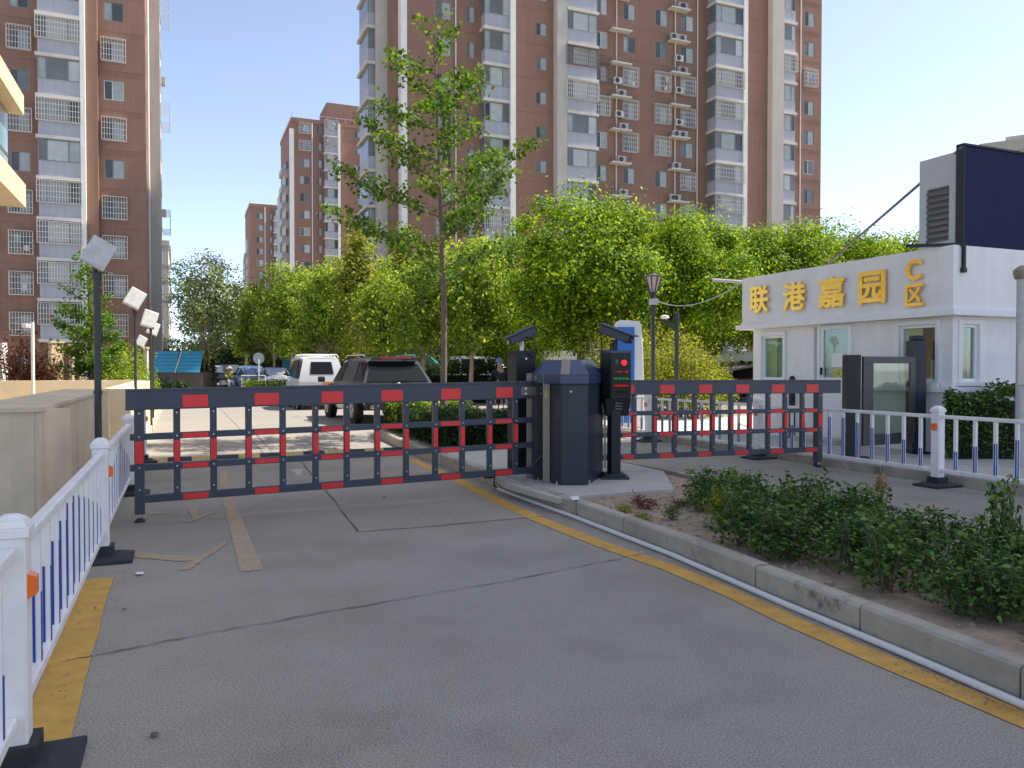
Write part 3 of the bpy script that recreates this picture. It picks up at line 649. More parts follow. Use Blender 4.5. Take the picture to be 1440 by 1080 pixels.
# ================================================================ TRAFFIC FENCES
ARCH = [.21, .29, .34, .40, .45, .50, .50, .45, .40, .34, .29, .21]
def fence(label, pts, T, side, blue_side):
    f = thing('traffic_fence', label, 'fence', pts[0])
    for i, p in enumerate(pts):
        dn = V
        s = .055; b = MB(); b.obox(p + Vector((0, 0, (T - .1) / 2 + .05)), U * s, V * s, (0, 0, (T - .2) / 2)); 
        post = b.build('post', 'white_plastic', f, bevel=.006)
        c = MB(); z = T - .1; q = .066
        for (h0, h1, a0, a1) in ((z, z + .035, q, q), (z + .035, z + .06, q * .95, q * .72), (z + .06, z + .078, q * .72, .02)):
            c.add([p + U * sx * a + V * sy * a + Vector((0, 0, hh)) for hh, a in ((h0, a0), (h1, a1)) for sx, sy in ((-1, -1), (1, -1), (1, 1), (-1, 1))], [(0, 3, 2, 1), (4, 5, 6, 7), (0, 1, 5, 4), (1, 2, 6, 5), (2, 3, 7, 6), (3, 0, 4, 7)])
        c.build('post_cap', 'white_plastic', post, bevel=.004)
        rr = MB(); rc = p + U * side * .055 + V * -.0 + Vector((0, 0, T - .28))
        pr = [(-.035, -.045), (.035, -.045), (.035, .045), (-.035, .045)]
        rr.add([rc + V * a + Vector((0, 0, e)) for a, e in pr] + [rc + U * side * .028 + V * a * .75 + Vector((0, 0, e * .7)) for a, e in pr], [(0, 3, 2, 1), (4, 5, 6, 7), (0, 1, 5, 4), (1, 2, 6, 5), (2, 3, 7, 6), (3, 0, 4, 7)])
        rr.build('reflector', 'orange_reflector', post)
        ba = MB(); ba.obox(p + Vector((0, 0, .085)), U * .085, V * .085, (0, 0, .035))
        bo, to = .22, .12
        ba.add([p + U * sx * a + V * sy * a * .8 + Vector((0, 0, hh)) for hh, a in ((.002, bo), (.025, bo), (.055, to)) for sx, sy in ((-1, -1), (1, -1), (1, 1), (-1, 1))], [(0, 3, 2, 1), (8, 9, 10, 11)] + [(k * 4 + j, k * 4 + (j + 1) % 4, k * 4 + 4 + (j + 1) % 4, k * 4 + 4 + j) for k in (0, 1) for j in range(4)])
        bs = ba.build('rubber_base', 'black_rubber', f, bevel=.004)
        if i == len(pts) - 1: break
        q2 = pts[i + 1]; a, e = p + V * .055, q2 - V * .055
        if (q2 - p).dot(V) < 0: a, e = p - V * .055, q2 + V * .055
        zt, zb = T - .155, .2
        part('rail', 'white_plastic', f, lambda b: b.beam(a + Vector((0, 0, zt)), e + Vector((0, 0, zt)), .05, .045), bevel=.008)
        part('rail', 'white_plastic', f, lambda b: b.beam(a + Vector((0, 0, zb)), e + Vector((0, 0, zb)), .05, .05), bevel=.008)
        for k in range(12):
            m = a + (e - a) * (k + .75) / 12.5
            pk = part('picket', 'white_plastic', f, lambda b: b.obox(m + Vector((0, 0, (zt + zb) / 2)), U * .018, V * .018, (0, 0, (zt - zb) / 2 - .02)))
            hh = ARCH[k] * (T / .955)
            part('blue_strip', 'blue_reflector', pk, lambda b: (b.obox(m + U * blue_side * .0195 + Vector((0, 0, zb + .03 + hh / 2)), U * .002, V * .008, (0, 0, hh / 2)), b.obox(m - V * .0195 - U * .006 + Vector((0, 0, zb + .03 + hh / 2)), U * (.010 if blue_side < 0 else .005), V * .002, (0, 0, hh / 2))))
    return f
fence('white plastic fence with blue strips running along the left side of the lane', [P(-.567, -.13 + 3.43 * k) for k in range(5)], .955, 1, 1)
fr0 = CD(AT(1320, 9.82)); fence('white plastic fence with blue strips running along the right lane before the gatehouse', [P(8.62, fr0[1] + 3.3 * k) for k in range(-1, 4)], 1.02, -1, -1)
# ================================================================ LATTICE GATES
def gate(label, A, B, zt, zb, nv, px_v, reds, over, foot, twin=False, end_at_B=False):
    """A far end, B hinge end; zt / zb top and bottom heights at A and at B"""
    g = thing('barrier_gate', label, 'gate', (A.x, A.y, 0)); dr = (B - A); L = dr.length; dr.normalize(); nr = Vector((dr.y, -dr.x, 0))
    if nr.y > 0: nr = -nr
    pt = lambda s, f: A + dr * s + Vector((0, 0, (zt[0] + (zt[1] - zt[0]) * s / L) * (1 - f) + (zb[0] + (zb[1] - zb[0]) * s / L) * f))   # f 0 top .. 1 bottom
    Hh = zt[0] - zb[0]
    s0 = -over; sr = s0 * .7 if over else along(A, dr, px_v[0])
    e1 = L
    def bar(name, fa, fb, a, e, thick):
        b = MB(); o = nr * thick / 2
        b.add([pt(a, fa) + o, pt(e, fa) + o, pt(e, fb) + o, pt(a, fb) + o, pt(a, fa) - o, pt(e, fa) - o, pt(e, fb) - o, pt(a, fb) - o], [(0, 1, 2, 3), (7, 6, 5, 4), (0, 4, 5, 1), (3, 2, 6, 7), (0, 3, 7, 4), (1, 5, 6, 2)])
        return b.build(name, 'gate_blue_grey', g, bevel=.004)
    bars = [(0, .175), (.40, .455), (.665, .72), (.93, .995)]
    tb_ = bar('top_beam', 0, .175, s0, e1, .075); bs = [tb_]
    bar('top_rail_lip', -.012, .012, s0, e1, .085)
    bs.append(bar('rail', .385, .442, sr, e1, .05)); bs.append(bar('rail', .657, .715, sr, e1, .05)); bs.append(bar('rail', .93, 1.0, max(sr, 0), e1, .05))
    ss = [along(A, dr, x) for x in px_v]
    ws = .062
    for i, s in enumerate(ss):
        b = MB(); end = i == (0 if not end_at_B else len(ss) - 1); w = .088 if end else ws; t = .055 if end else .04
        lo = 1.0 if not end else 1.0 + (zb[0] - foot) / Hh
        for (f0, f1) in ((.175, lo),):
            o = nr * t / 2; q = dr * w / 2
            p0, p1 = pt(s, f0), pt(s, f1 if end else .93)
            b.add([p0 - q + o, p0 + q + o, p1 + q + o, p1 - q + o, p0 - q - o, p0 + q - o, p1 + q - o, p1 - q - o], [(3, 2, 1, 0), (4, 5, 6, 7), (1, 5, 4, 0), (7, 6, 2, 3), (4, 7, 3, 0), (2, 6, 5, 1)])
        st = b.build('end_post' if end else 'upright', 'gate_blue_grey', g, bevel=.003)
        b = MB(); o = nr * (.03 if not end else .0315)
        q = dr * (w * .40); p0, p1 = pt(s, .452), pt(s, .648); b.add([p0 - q + o, p0 + q + o, p1 + q + o, p1 - q + o, p0 - q + nr * .01, p0 + q + nr * .01, p1 + q + nr * .01, p1 - q + nr * .01], [(0, 1, 2, 3), (7, 6, 5, 4), (0, 4, 5, 1), (3, 2, 6, 7), (0, 3, 7, 4), (1, 5, 6, 2)])
        b.build('red_strip', 'red_reflective', st)
        bt = MB()
        for f_ in (.205, .413, .686, .88): c_ = pt(s, f_) + nr * .033; bt.disc(c_, nr, .0085, 8, thick=.012)
        bt.build('bolt', 'bolt_metal', st)
        if end:
            fz = MB(); fc = A + dr * s; fc = Vector((fc.x, fc.y, 0)); fz.tube([fc + Vector((0, 0, foot + .0)), fc + Vector((0, 0, foot - .035))], .014, 8); fz.build('foot_stem', 'bolt_metal', st)
            fz = MB(); fz.lathe(fc, [(.018, max(foot - .035, .03)), (.05, max(foot - .06, .012)), (.05, max(foot - .075, .002))], 10); fz.build('rubber_foot', 'black_rubber', st)
    for (x0, x1) in reds:
        a, e = along(A, dr, x0), along(A, dr, x1)
        for j, (f0, f1) in enumerate(((.05, .16), (.393, .436), (.665, .708), (.94, .992))):
            b = MB(); o = nr * (.0375 if j == 0 else .025) ; o2 = o + nr * .003
            b.add([pt(a, f0) + o2, pt(e, f0) + o2, pt(e, f1) + o2, pt(a, f1) + o2, pt(a, f0) + o * .9, pt(e, f0) + o * .9, pt(e, f1) + o * .9, pt(a, f1) + o * .9], [(0, 1, 2, 3), (7, 6, 5, 4), (0, 4, 5, 1), (3, 2, 6, 7), (0, 3, 7, 4), (1, 5, 6, 2)])
            b.build('red_strip', 'red_reflective', bs[j])
    if twin:      # second end post a little behind the first
        s = ss[-1] if end_at_B else ss[0]; f0 = pt(s, .0) ; fc = A + dr * s - nr * .11 - dr * .05
        b = MB(); b.obox(fc + Vector((0, 0, (zt[0] + foot) / 2)), dr * .035, nr * .02, (0, 0, (zt[0] - foot) / 2)); st = b.build('end_post', 'gate_blue_grey', g)
        fz = MB(); fz.lathe(Vector((fc.x, fc.y, 0)), [(.018, foot), (.045, foot - .05), (.045, foot - .07)], 10); fz.build('rubber_foot', 'black_rubber', st)
    return g
A1 = AT(195, 7.52); B1 = AT(757, 9.34)
gate('left lattice barrier gate of dark bars with red reflective blocks across the near lane', A1, B1, (1.25, 1.30), (.181, .231), 13,
     [195, 248, 299.5, 349, 397, 443, 487, 530, 570.5, 611.5, 649.5, 688, 724.5], [(256, 292), (357, 391), (451, 481), (535, 565), (619, 646), (696, 719)], .115, .075)
A2 = AT(1180, 11.42); B2 = AT(838, 10.0)
g2 = gate('right lattice barrier gate of dark bars with red blocks before the white gatehouse', A2, B2, (1.283, 1.30), (.275, .297), 12,
     [1152, 1128, 1104, 1080, 1054, 1028, 1002, 976.5, 948.5, 920.5, 891.5, 862], [(1132, 1148), (1083, 1101), (1033, 1051), (981, 999), (926, 946), (875, 890)], 0, .13, twin=True)
# ================================================================ GATE MACHINE CABINET
cabt = thing('gate_cabinet', 'dark blue grey octagonal gate machine cabinet with chamfered lid between the two gates', 'cabinet', AT(805, 9.4))
zp = .158
poly = [AT(775, 9.02), AT(788, 8.84), AT(826.5, 8.84), AT(848, 9.62), AT(840, 10.0), AT(790, 10.0), AT(770, 9.5)]
z_l = 1.285
part('body', 'cabinet_blue_grey', cabt, lambda b: b.prism([tuple(p) for p in poly], zp, z_l), bevel=.006)
# seam plates on the front
part('door_panel', 'cabinet_blue_grey', cabt, lambda b: b.obox((AT(807, 8.84) + Vector((0, -.004, (zp + z_l) / 2))), ((AT(825, 8.84).x - AT(789.5, 8.84).x) / 2, 0, 0), (0, .004, 0), (0, 0, (z_l - zp) / 2 - .02)), bevel=.002)
part('lock', 'bolt_metal', cabt, lambda b: b.disc(AT(803, 8.83) + Vector((0, -.01, 1.20)), (0, 1, 0), .012, 10))
lid0 = [AT(748, 9.45), AT(755, 9.15), AT(788, 8.80), AT(828, 8.80), AT(851, 9.62), AT(843, 10.1), AT(786, 10.1), AT(752, 9.85)]
cen = sum(lid0, Vector()) / len(lid0)
lid1 = [cen + (p - cen) * .68 + Vector((.0, .0, 0)) for p in lid0]
part('lid', 'cabinet_lid', cabt, lambda b: (b.prism([tuple(p) for p in lid0], z_l, z_l + .10), b.prism([tuple(p) for p in lid0], z_l + .101, z_l + .27, top=[tuple(p) for p in lid1])), bevel=.006)
part('lid_strip', 'bronze_metal', cabt, lambda b: b.add([cen + (lid0[2] - cen) * .99 + Vector((.0, -.004, z_l + .105)), cen + (lid0[2] - cen) * .99 + Vector((.10, -.004, z_l + .105)), cen + (lid0[2] - cen) * .68 + Vector((.10, -.006, z_l + .275)), cen + (lid0[2] - cen) * .68 + Vector((.0, -.006, z_l + .275))], [(0, 1, 2, 3)]))
part('hinge_column', 'dark_charcoal', cabt, lambda b: b.box(AT(750, 9.3).x, AT(764, 9.3).x, 9.28, 9.75, zp, z_l), bevel=.004)
for (a, e, Y, zt_) in ((740.5, 748.5, 9.42, 1.40), (763.5, 773.5, 9.05, 1.40)):
    part('bronze_post', 'bronze_metal', cabt, lambda b: b.box(AT(a, Y).x, AT(e, Y).x, Y, Y + .06, zp, zt_), bevel=.004)
part('hinge_plate', 'bronze_metal', cabt, lambda b: b.obox(AT(745, 9.25) + Vector((0, -.0, 1.195)), (dr_ := (B1 - A1).normalized()) * .11, Vector((-dr_.y, dr_.x, 0)) * .006, (0, 0, .05)))
part('hinge_bolt', 'bolt_metal', cabt, lambda b: [b.disc(AT(x_, 9.22) + Vector((0, 0, z_)), (.3, -1, 0), .014, 10, thick=.03) for x_ in (739, 761) for z_ in (1.225, 1.165)])
part('strut', 'gate_blue_grey', cabt, lambda b: b.beam(AT(746, 9.3, .28), AT(763, 9.2, .46), .02, .03))
part('warning_label', 'bump_yellow', cabt, lambda b: b.add([AT(764, 9.04, 1.12), AT(772.5, 9.04, 1.12), AT(768, 9.04, 1.24)], [(0, 1, 2)]))
part('foot_bolt', 'bolt_metal', cabt, lambda b: [b.tube([AT(x_, Y_, zp), AT(x_, Y_, zp + .05)], .009, 6) for x_, Y_ in ((783, 8.78), (829, 8.86), (757, 9.1))])
# hatch joint
part('joint', 'dark_charcoal', cabt, lambda b: b.box(AT(789.2, 8.83).x, AT(790.2, 8.83).x, 8.829, 8.839, zp, z_l))
# ---- left plate camera on its black column
lc = thing('plate_camera', 'black plate reading camera tilted left on a black column behind the left gate', 'camera', AT(733, 10))
cx0, cx1, cxm = AT(713.5, 10).x, AT(753, 10).x, AT(727, 10).x
part('column', 'dark_charcoal', lc, lambda b: b.prism([(cx0, 10.05), (cxm, 9.9), (cx1, 10.0), (cx1, 10.3), (cx0, 10.3)], .158, 1.68), bevel=.006)
part('column_door', 'cabinet_blue_grey', lc, lambda b: b.box(cxm + .012, cx1 - .02, 9.89, 9.90, .3, 1.6) if 0 else b.beam(Vector((cx0 + .01, 10.035, .95)), Vector((cxm - .008, 9.9, .95)), .006, 1.3))
def housing(par, c, tip, L, w, h):
    d = Vector(tip).normalized(); up = Vector((0, 0, 1)); a = d.cross(up).normalized(); n = a.cross(d).normalized()
    body = MB(); body.obox(c, d * L / 2, a * w / 2, n * h / 2); hb = body.build('housing', 'cabinet_blue_grey', par, bevel=.012)
    v = MB(); v.obox(Vector(c) + n * (h / 2 + .012) + d * .02, d * (L / 2 + .03), a * (w / 2 + .012), n * .009); v.build('sun_shield', 'cabinet_lid', hb, bevel=.005)
    g_ = MB(); g_.obox(Vector(c) + d * (L / 2 + .003), d * .004, a * w * .42, n * h * .38); g_.build('lens_window', 'car_glass', hb)
    r_ = MB(); r_.disc(Vector(c) + d * (L / 2 + .009), d, h * .22, 12, thick=.006); r_.build('lens', 'chrome', hb)
housing(lc, AT(733, 10, Z(473, 10)), (-.93, -.45, -.42), .38, .12, .105)
part('bracket', 'bolt_metal', lc, lambda b: (b.tube([AT(734, 10.08, 1.68), AT(734, 10.08, 1.80)], .028, 8),))
part('cable', 'dark_charcoal', lc, lambda b: b.tube([AT(738, 9.97, 1.86), AT(748, 9.93, 1.82), AT(755, 9.93, 1.68), AT(752, 9.95, 1.60), AT(740, 9.95, 1.66)], .009, 6), smooth=True)
part('bolt', 'bolt_metal', lc, lambda b: b.disc(AT(740, 9.9, 1.58), (0, 1, 0), .014, 8, thick=.03))
# ---- right display column with camera
dc = thing('display_camera', 'black payment display column with red and green light panel and a camera on top', 'display column', AT(867, 9.35))
Yd = 9.3; q0, q1, q2 = AT(848, Yd).x, AT(859, Yd).x, AT(887.5, Yd).x
part('pole', 'dark_charcoal', dc, lambda b: b.prism([(AT(855.5, 9.4).x, 9.40), (AT(860, 9.35).x, 9.34), (AT(873, 9.35).x, 9.34), (AT(873, 9.35).x, 9.52), (AT(855.5, 9.4).x, 9.52)], .2, 1.0), bevel=.005)
part('base_plate', 'cabinet_blue_grey', dc, lambda b: (b.box(AT(845.5, 9.4).x, AT(883.5, 9.4).x, 9.27, 9.62, .158, .19), b.box(AT(850, 9.4).x, AT(879, 9.4).x, 9.30, 9.59, .19, .215)), bevel=.004)
dbx = part('display_box', 'dark_charcoal', dc, lambda b: b.prism([(q0, 9.42), (q1, Yd), (q2, Yd), (q2, 9.62), (q0, 9.62)], 1.10, 1.665), bevel=.01)
part('visor', 'cabinet_lid', dc, lambda b: b.prism([(q0 - .004, 9.42), (q1 - .003, Yd - .012), (q2 + .004, Yd - .012), (q2 + .004, 9.625), (q0 - .004, 9.625)], 1.63, 1.672), bevel=.008)
s0_, s1_ = AT(861, Yd).x, AT(886.5, Yd).x
scr = part('screen', 'car_glass', dbx, lambda b: b.box(s0_, s1_, Yd - .006, Yd - .001, 1.125, 1.615))
part('red_light', 'led_red', dbx, lambda b: b.disc((AT(877.5, Yd).x, Yd - .008, Z(510, Yd)), (0, 1, 0), .031, 20, thick=.004))
gx = AT(867, Yd).x; gz = Z(509, Yd)
part('green_arrow', 'led_dim', dbx, lambda b: b.add([(gx - .016, Yd - .009, gz + .03), (gx + .016, Yd - .009, gz + .03), (gx + .012, Yd - .009, gz - .01), (gx, Yd - .009, gz - .035), (gx - .012, Yd - .009, gz - .01)], [(0, 1, 2, 3, 4)]))
def text_mesh(body, name, m, size, extrude=.002, offset_=0, align='CENTER'):
    cu = bpy.data.curves.new(name, 'FONT'); cu.body = body; cu.size = size; cu.extrude = extrude; cu.offset = offset_; cu.align_x = align; cu.align_y = 'CENTER'; cu.resolution_u = 3
    o = bpy.data.objects.new(name, cu); COL.objects.link(o); bpy.context.view_layer.update()
    me = bpy.data.meshes.new_from_object(o.evaluated_get(bpy.context.evaluated_depsgraph_get())); bpy.data.objects.remove(o)
    me.materials.clear(); me.materials.append(M[m]); return me
xm = (s0_ + s1_) / 2
for tx, m_, zz, sz in (('一车一杆', 'led_red_text', Z(523, Yd), .036), ('欢迎光临', 'led_green_text', Z(532.5, Yd), .036), ('减速慢行', 'led_red_text', Z(542.5, Yd), .036), ('请勿跟车', 'text_grey', Z(551.5, Yd), .028)):
    me = text_mesh(tx, 'screen_text', m_, sz)
    for v in me.vertices: v.co = Vector((v.co.x * 1.25, 0, v.co.y * .62))
    link('screen_text', me, dbx, Vector((xm, Yd - .009, zz)) - rootloc(dc))
kp = part('speaker_panel', 'dark_charcoal', dc, lambda b: b.add([(q0 + .02, Yd + .0, 1.10), (q2, Yd - .01, 1.10), (q2 - .02, Yd + .06, .90), (q0 + .05, Yd + .06, .90), (q0 + .02, 9.6, 1.10), (q2, 9.6, 1.10), (q2 - .02, 9.6, .90), (q0 + .05, 9.6, .90)], [(0, 3, 2, 1), (4, 5, 6, 7), (0, 1, 5, 4), (1, 2, 6, 5), (2, 3, 7, 6), (3, 0, 4, 7)]), bevel=.006)
def slots(b):
    for r_ in range(3):
        for c_ in range(4): b.obox((AT(867 + c_ * 2.6, Yd).x, Yd - .001 + (1.10 - (1.055 - .034 * r_)) * .33, 1.055 - .034 * r_), (.007, 0, 0), (0, .004, 0), (0, 0, .011))
part('speaker_slots', 'text_grey', kp, slots)
housing(dc, AT(866, 9.35, Z(470, 9.35)), (.82, -.50, -.36), .40, .12, .10)
part('bracket', 'dark_charcoal', dc, lambda b: (b.tube([AT(865, 9.42, 1.66), AT(865, 9.42, 1.80)], .03, 8), b.box(AT(858, 9.4).x, AT(861, 9.4).x, 9.4, 9.44, 1.66, 1.76)))
part('cable', 'dark_charcoal', dc, lambda b: b.tube([AT(845, 9.4, 1.83), AT(846.5, 9.4, 1.75), AT(846.5, 9.42, 1.6)], .009, 6), smooth=True)
part('side_bracket', 'bolt_metal', dc, lambda b: (b.box(AT(850.5, 9.6).x, AT(853, 9.6).x, 9.66, 9.68, .25, .98), [b.box(AT(850.5, 9.6).x, AT(856, 9.6).x, 9.64, 9.66, z_, z_ + .02) for z_ in (.4, .62, .9)]))
# ================================================================ GATEHOUSE
OC = AT(1338, 12.3); gh = thing('gatehouse', 'small white gatehouse with gold characters on its parapet and white framed windows', 'gatehouse', OC, TH, world=False)
YL = along(OC, V, 1058)     # length of the front, which is local x = 0, running along y; the side face is local y = 0
fy = lambda px: along(OC, V, px)
sx = lambda px: along(OC, U, px)
zf = lambda py, px: Z(py, (OC + V * fy(px)).y)
zs = lambda py, px: Z(py, (OC + U * sx(px)).y)
fl_ = .12
# openings: (y0, y1, z0, z1) on the front; (x0, x1, z0, z1) on the side
w1 = (fy(1101), fy(1071), zf(534, 1086), zf(472, 1086)); dr1 = (fy(1197), fy(1143), fl_ + .02, zf(458, 1170)); w2 = (fy(1316), fy(1264), zf(538, 1290), zf(457, 1290))
w3 = (sx(1352), sx(1376), zs(537, 1365), zs(456, 1365))
ZC = 2.27; TK = .2
def wallgrid(b, horiz, L, holes, z0, z1, axis):
    xs = sorted({0, L} | {h[0] for h in holes} | {h[1] for h in holes}); zs_ = sorted({z0, z1} | {h[2] for h in holes} | {h[3] for h in holes})
    for a, c in zip(xs[:-1], xs[1:]):
        for e, f in zip(zs_[:-1], zs_[1:]):
            if any(h[0] <= a + 1e-6 and c <= h[1] + 1e-6 and h[2] <= e + 1e-6 and f <= h[3] + 1e-6 for h in holes): continue
            if axis == 'y': b.box(0.02, TK, a, c, e, f)
            else: b.box(a, c, 0.0, TK, e, f)
fh = [(w1[0], w1[1], w1[2], w1[3]), (dr1[0], dr1[1], dr1[2], dr1[3]), (w2[0], w2[1], w2[2], w2[3])]
part('front_wall', 'white_wall', gh, lambda b: wallgrid(b, 0, YL, fh, 0, ZC, 'y'))
def sidew(b):
    xs = [TK, w3[0], w3[1], 4.2]
    b.box(TK, w3[0], .02, TK, 0, ZC); b.box(w3[0], w3[1], .02, TK, 0, w3[2]); b.box(w3[0], w3[1], .02, TK, w3[3], ZC); b.box(w3[1], 4.2, .02, TK, 0, ZC)
part('side_wall', 'white_wall', gh, sidew)
part('back_wall', 'white_wall', gh, lambda b: (b.box(4.0, 4.2, TK, YL, 0, ZC), b.box(TK, 4.0, YL - TK, YL - .002, 0, ZC)))
part('cornice', 'white_trim', gh, lambda b: b.box(-.17, 4.35, -.17, YL + .34, ZC + .002, ZC + .10), bevel=.008)
part('parapet', 'white_wall', gh, lambda b: b.box(-.08, 4.3, -.08, YL + .24, ZC + .102, 3.35))
part('cornice_bead', 'white_trim', gh, lambda b: b.box(-.11, 4.33, -.11, YL + .23, ZC + .101, ZC + .14))
part('sill_band', 'white_trim', gh, lambda b: (b.box(-.08, .02, -.08, dr1[0] - .1, w3[2] - .16, w3[2] - .08), b.box(.02, 4.2, -.08, .02, w3[2] - .16, w3[2] - .08), b.box(-.04, .02, 4.0, YL, w1[2] - .14, w1[2] - .07)))
part('interior', 'yellow_stone', gh, lambda b: (b.box(2.2, 2.25, TK, YL - TK, fl_, ZC), b.box(TK, 2.2, 2.6, 2.65, fl_, ZC)))
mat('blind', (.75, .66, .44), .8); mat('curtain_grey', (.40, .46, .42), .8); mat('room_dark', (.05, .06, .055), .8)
part('interior_blind', 'blind', gh, lambda b: (b.box(.105, .11, w2[0] + (w2[1] - w2[0]) * .48, w2[1] + .1, .8, 2.2), b.box(.105, .11, w1[0] + (w1[1] - w1[0]) * .45, w1[1] + .1, .8, 2.2)))
part('interior_curtain', 'curtain_grey', gh, lambda b: (b.box(.12, .125, w1[0] - .1, w1[0] + (w1[1] - w1[0]) * .45, .8, 2.2), b.box(.14, .145, w2[0] - .0, w2[0] + (w2[1] - w2[0]) * .3, .8, 1.6), b.box(.16, .165, dr1[0], dr1[1], .5, 2.2), b.box(w3[0], (w3[0] + w3[1]) / 2, .12, .125, .8, 2.2)))
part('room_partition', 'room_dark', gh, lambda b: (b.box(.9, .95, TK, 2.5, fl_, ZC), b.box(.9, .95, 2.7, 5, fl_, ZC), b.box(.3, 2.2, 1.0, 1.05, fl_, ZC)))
def frame_y(par, y0, y1, z0, z1, t=.05, mull=None, x=.03):
    b = MB(); b.box(x, x + .07, y0, y1, z0, z0 + t); b.box(x, x + .07, y0, y1, z1 - t, z1); b.box(x, x + .07, y0, y0 + t, z0 + t, z1 - t); b.box(x, x + .07, y1 - t, y1, z0 + t, z1 - t)
    if mull: b.box(x, x + .07, mull - t / 2, mull + t / 2, z0 + t, z1 - t)
    w = b.build('window', 'upvc', par); g_ = MB(); g_.box(x + .03, x + .036, y0 + t, y1 - t, z0 + t, z1 - t); g_.build('pane', 'tinted_glass', w)
    tr = MB(); k = .07
    tr.box(-.02, .02, y0 - k, y0, z0 - k, z1 + k); tr.box(-.02, .02, y1, y1 + k, z0 - k, z1 + k); tr.box(-.02, .02, y0, y1, z1, z1 + k); tr.box(-.045, .02, y0 - k, y1 + k, z0 - k, z0)
    tr.build('surround', 'white_trim', w, bevel=.006); return w
frame_y(gh, *w1); frame_y(gh, *w2)
b = MB(); t = .05
for (a, e, f, g_) in ((w3[0], w3[1], w3[2], w3[2] + t), (w3[0], w3[1], w3[3] - t, w3[3]), (w3[0], w3[0] + t, w3[2] + t, w3[3] - t), (w3[1] - t, w3[1], w3[2] + t, w3[3] - t)): b.box(a, e, .03, .1, f, g_)
w_ = b.build('window', 'upvc', gh); part('pane', 'tinted_glass', w_, lambda b: b.box(w3[0] + t, w3[1] - t, .06, .066, w3[2] + t, w3[3] - t))
part('surround', 'white_trim', w_, lambda b: (b.box(w3[0] - .08, w3[0], -.02, .02, w3[2] - .06, w3[3] + .06), b.box(w3[1], w3[1] + .08, -.02, .02, w3[2] - .06, w3[3] + .06), b.box(w3[0], w3[1], -.02, .02, w3[3], w3[3] + .06), b.box(w3[0] - .12, w3[1] + .12, -.06, .02, w3[2] - .06, w3[2])))
# door: upper glass with a paper notice and a yellow sticker, lower white panel; a narrow side recess
dy0, dy1, dz0, dz1 = dr1; lo = fy(1197); hi = fy(1154); sash = .07
dd = MB(); zm = zf(531, 1176); dd.box(-.01, .04, lo, hi, dz0, zm); dd.box(-.01, .04, lo, hi, dz1 - sash, dz1); dd.box(-.01, .04, lo, lo + sash, zm, dz1 - sash); dd.box(-.01, .04, hi - sash, hi, zm, dz1 - sash)
door = dd.build('door', 'upvc', gh, bevel=.004); part('pane', 'tinted_glass', door, lambda b: b.box(.012, .018, lo + sash, hi - sash, zm, dz1 - sash))
part('lower_panel', 'upvc', door, lambda b: b.box(-.018, -.010, lo + .12, hi - .12, dz0 + .12, zm - .12), bevel=.003)
part('door_jamb', 'upvc', gh, lambda b: (b.box(-.03, .05, hi, hi + .06, dz0, dz1), b.box(.10, .14, hi + .06, dy1, dz0, dz1)))
part('paper_notice', 'white_trim', door, lambda b: b.box(.002, .008, fy(1187), fy(1169), zf(516, 1178), zf(497, 1178)))
part('handle', 'dark_charcoal', door, lambda b: b.box(-.05, -.012, hi - .06, hi - .035, zm + .05, zm + .18))
mat('sticker_yellow', (.75, .62, .03), .5)
me = text_mesh('欢迎', 'yellow_sticker', 'sticker_yellow', .15, .001, .004)
for v in me.vertices: v.co = Vector((-v.co.z - .004, -v.co.x, v.co.y))
link('yellow_sticker', me, door, (.002, (fy(1190) + fy(1171)) / 2, zf(525, 1180)))
# small wall fittings
part('bracket', 'dark_charcoal', gh, lambda b: (b.beam((-.35, .55, 3.40), (.1, -.12, 3.36), .05, .05), b.box(.08, .12, -.135, -.09, 2.95, 3.36), b.box(.06, .14, -.14, -.08, 2.93, 3.0)))
part('wall_box', 'dark_charcoal', gh, lambda b: b.box(-.12, -.02, .45, .75, w2[2] - .16, w2[2] - .13))
part('step', 'concrete_pad', gh, lambda b: b.box(-.45, .02, lo - .1, dy1 + .1, .1, .2))
# gold characters
for ch, p0, p1, y0, y1 in (('联', 1061, 1088, 402, 441), ('港', 1108, 1140, 397, 437), ('嘉', 1158, 1195, 390, 433), ('园', 1215, 1253, 382, 428), ('C', 1281, 1304, 366, 395), ('区', 1281, 1307, 400, 431)):
    m0 = text_mesh(ch, 'sign_character', 'gold', 1, .10, 0); cs = MB()
    for q, (ox, oy) in enumerate(((0, 0), (.032, .004), (-.032, -.003), (.004, .028), (-.004, -.028), (.024, -.020), (-.024, .020), (.024, .020), (-.024, -.020))):
        cs.add([(v.co.x + ox, v.co.y + oy, v.co.z * (1 - q * .05)) for v in m0.vertices], [tuple(p.vertices) for p in m0.polygons])
    me = cs.mesh('sign_character', 'gold')
    xs_ = [v.co.x for v in me.vertices]; ys_ = [v.co.y for v in me.vertices]; ya, yb_ = fy(p1), fy(p0); mid = (p0 + p1) / 2
    za, zb_ = zf(y1, mid), zf(y0, mid); kx = (yb_ - ya) / (max(xs_) - min(xs_)); kz = (zb_ - za) / (max(ys_) - min(ys_)); ax = (max(xs_) + min(xs_)) / 2; az = (max(ys_) + min(ys_)) / 2
    for v in me.vertices:
        fz_ = .035 + max(0, v.co.z) * .35
        v.co = Vector((-fz_, -(v.co.x - ax) * kx, (v.co.y - az) * kz))
    o_ = link('sign_character', me, gh, (-.085, (ya + yb_) / 2, (za + zb_) / 2))
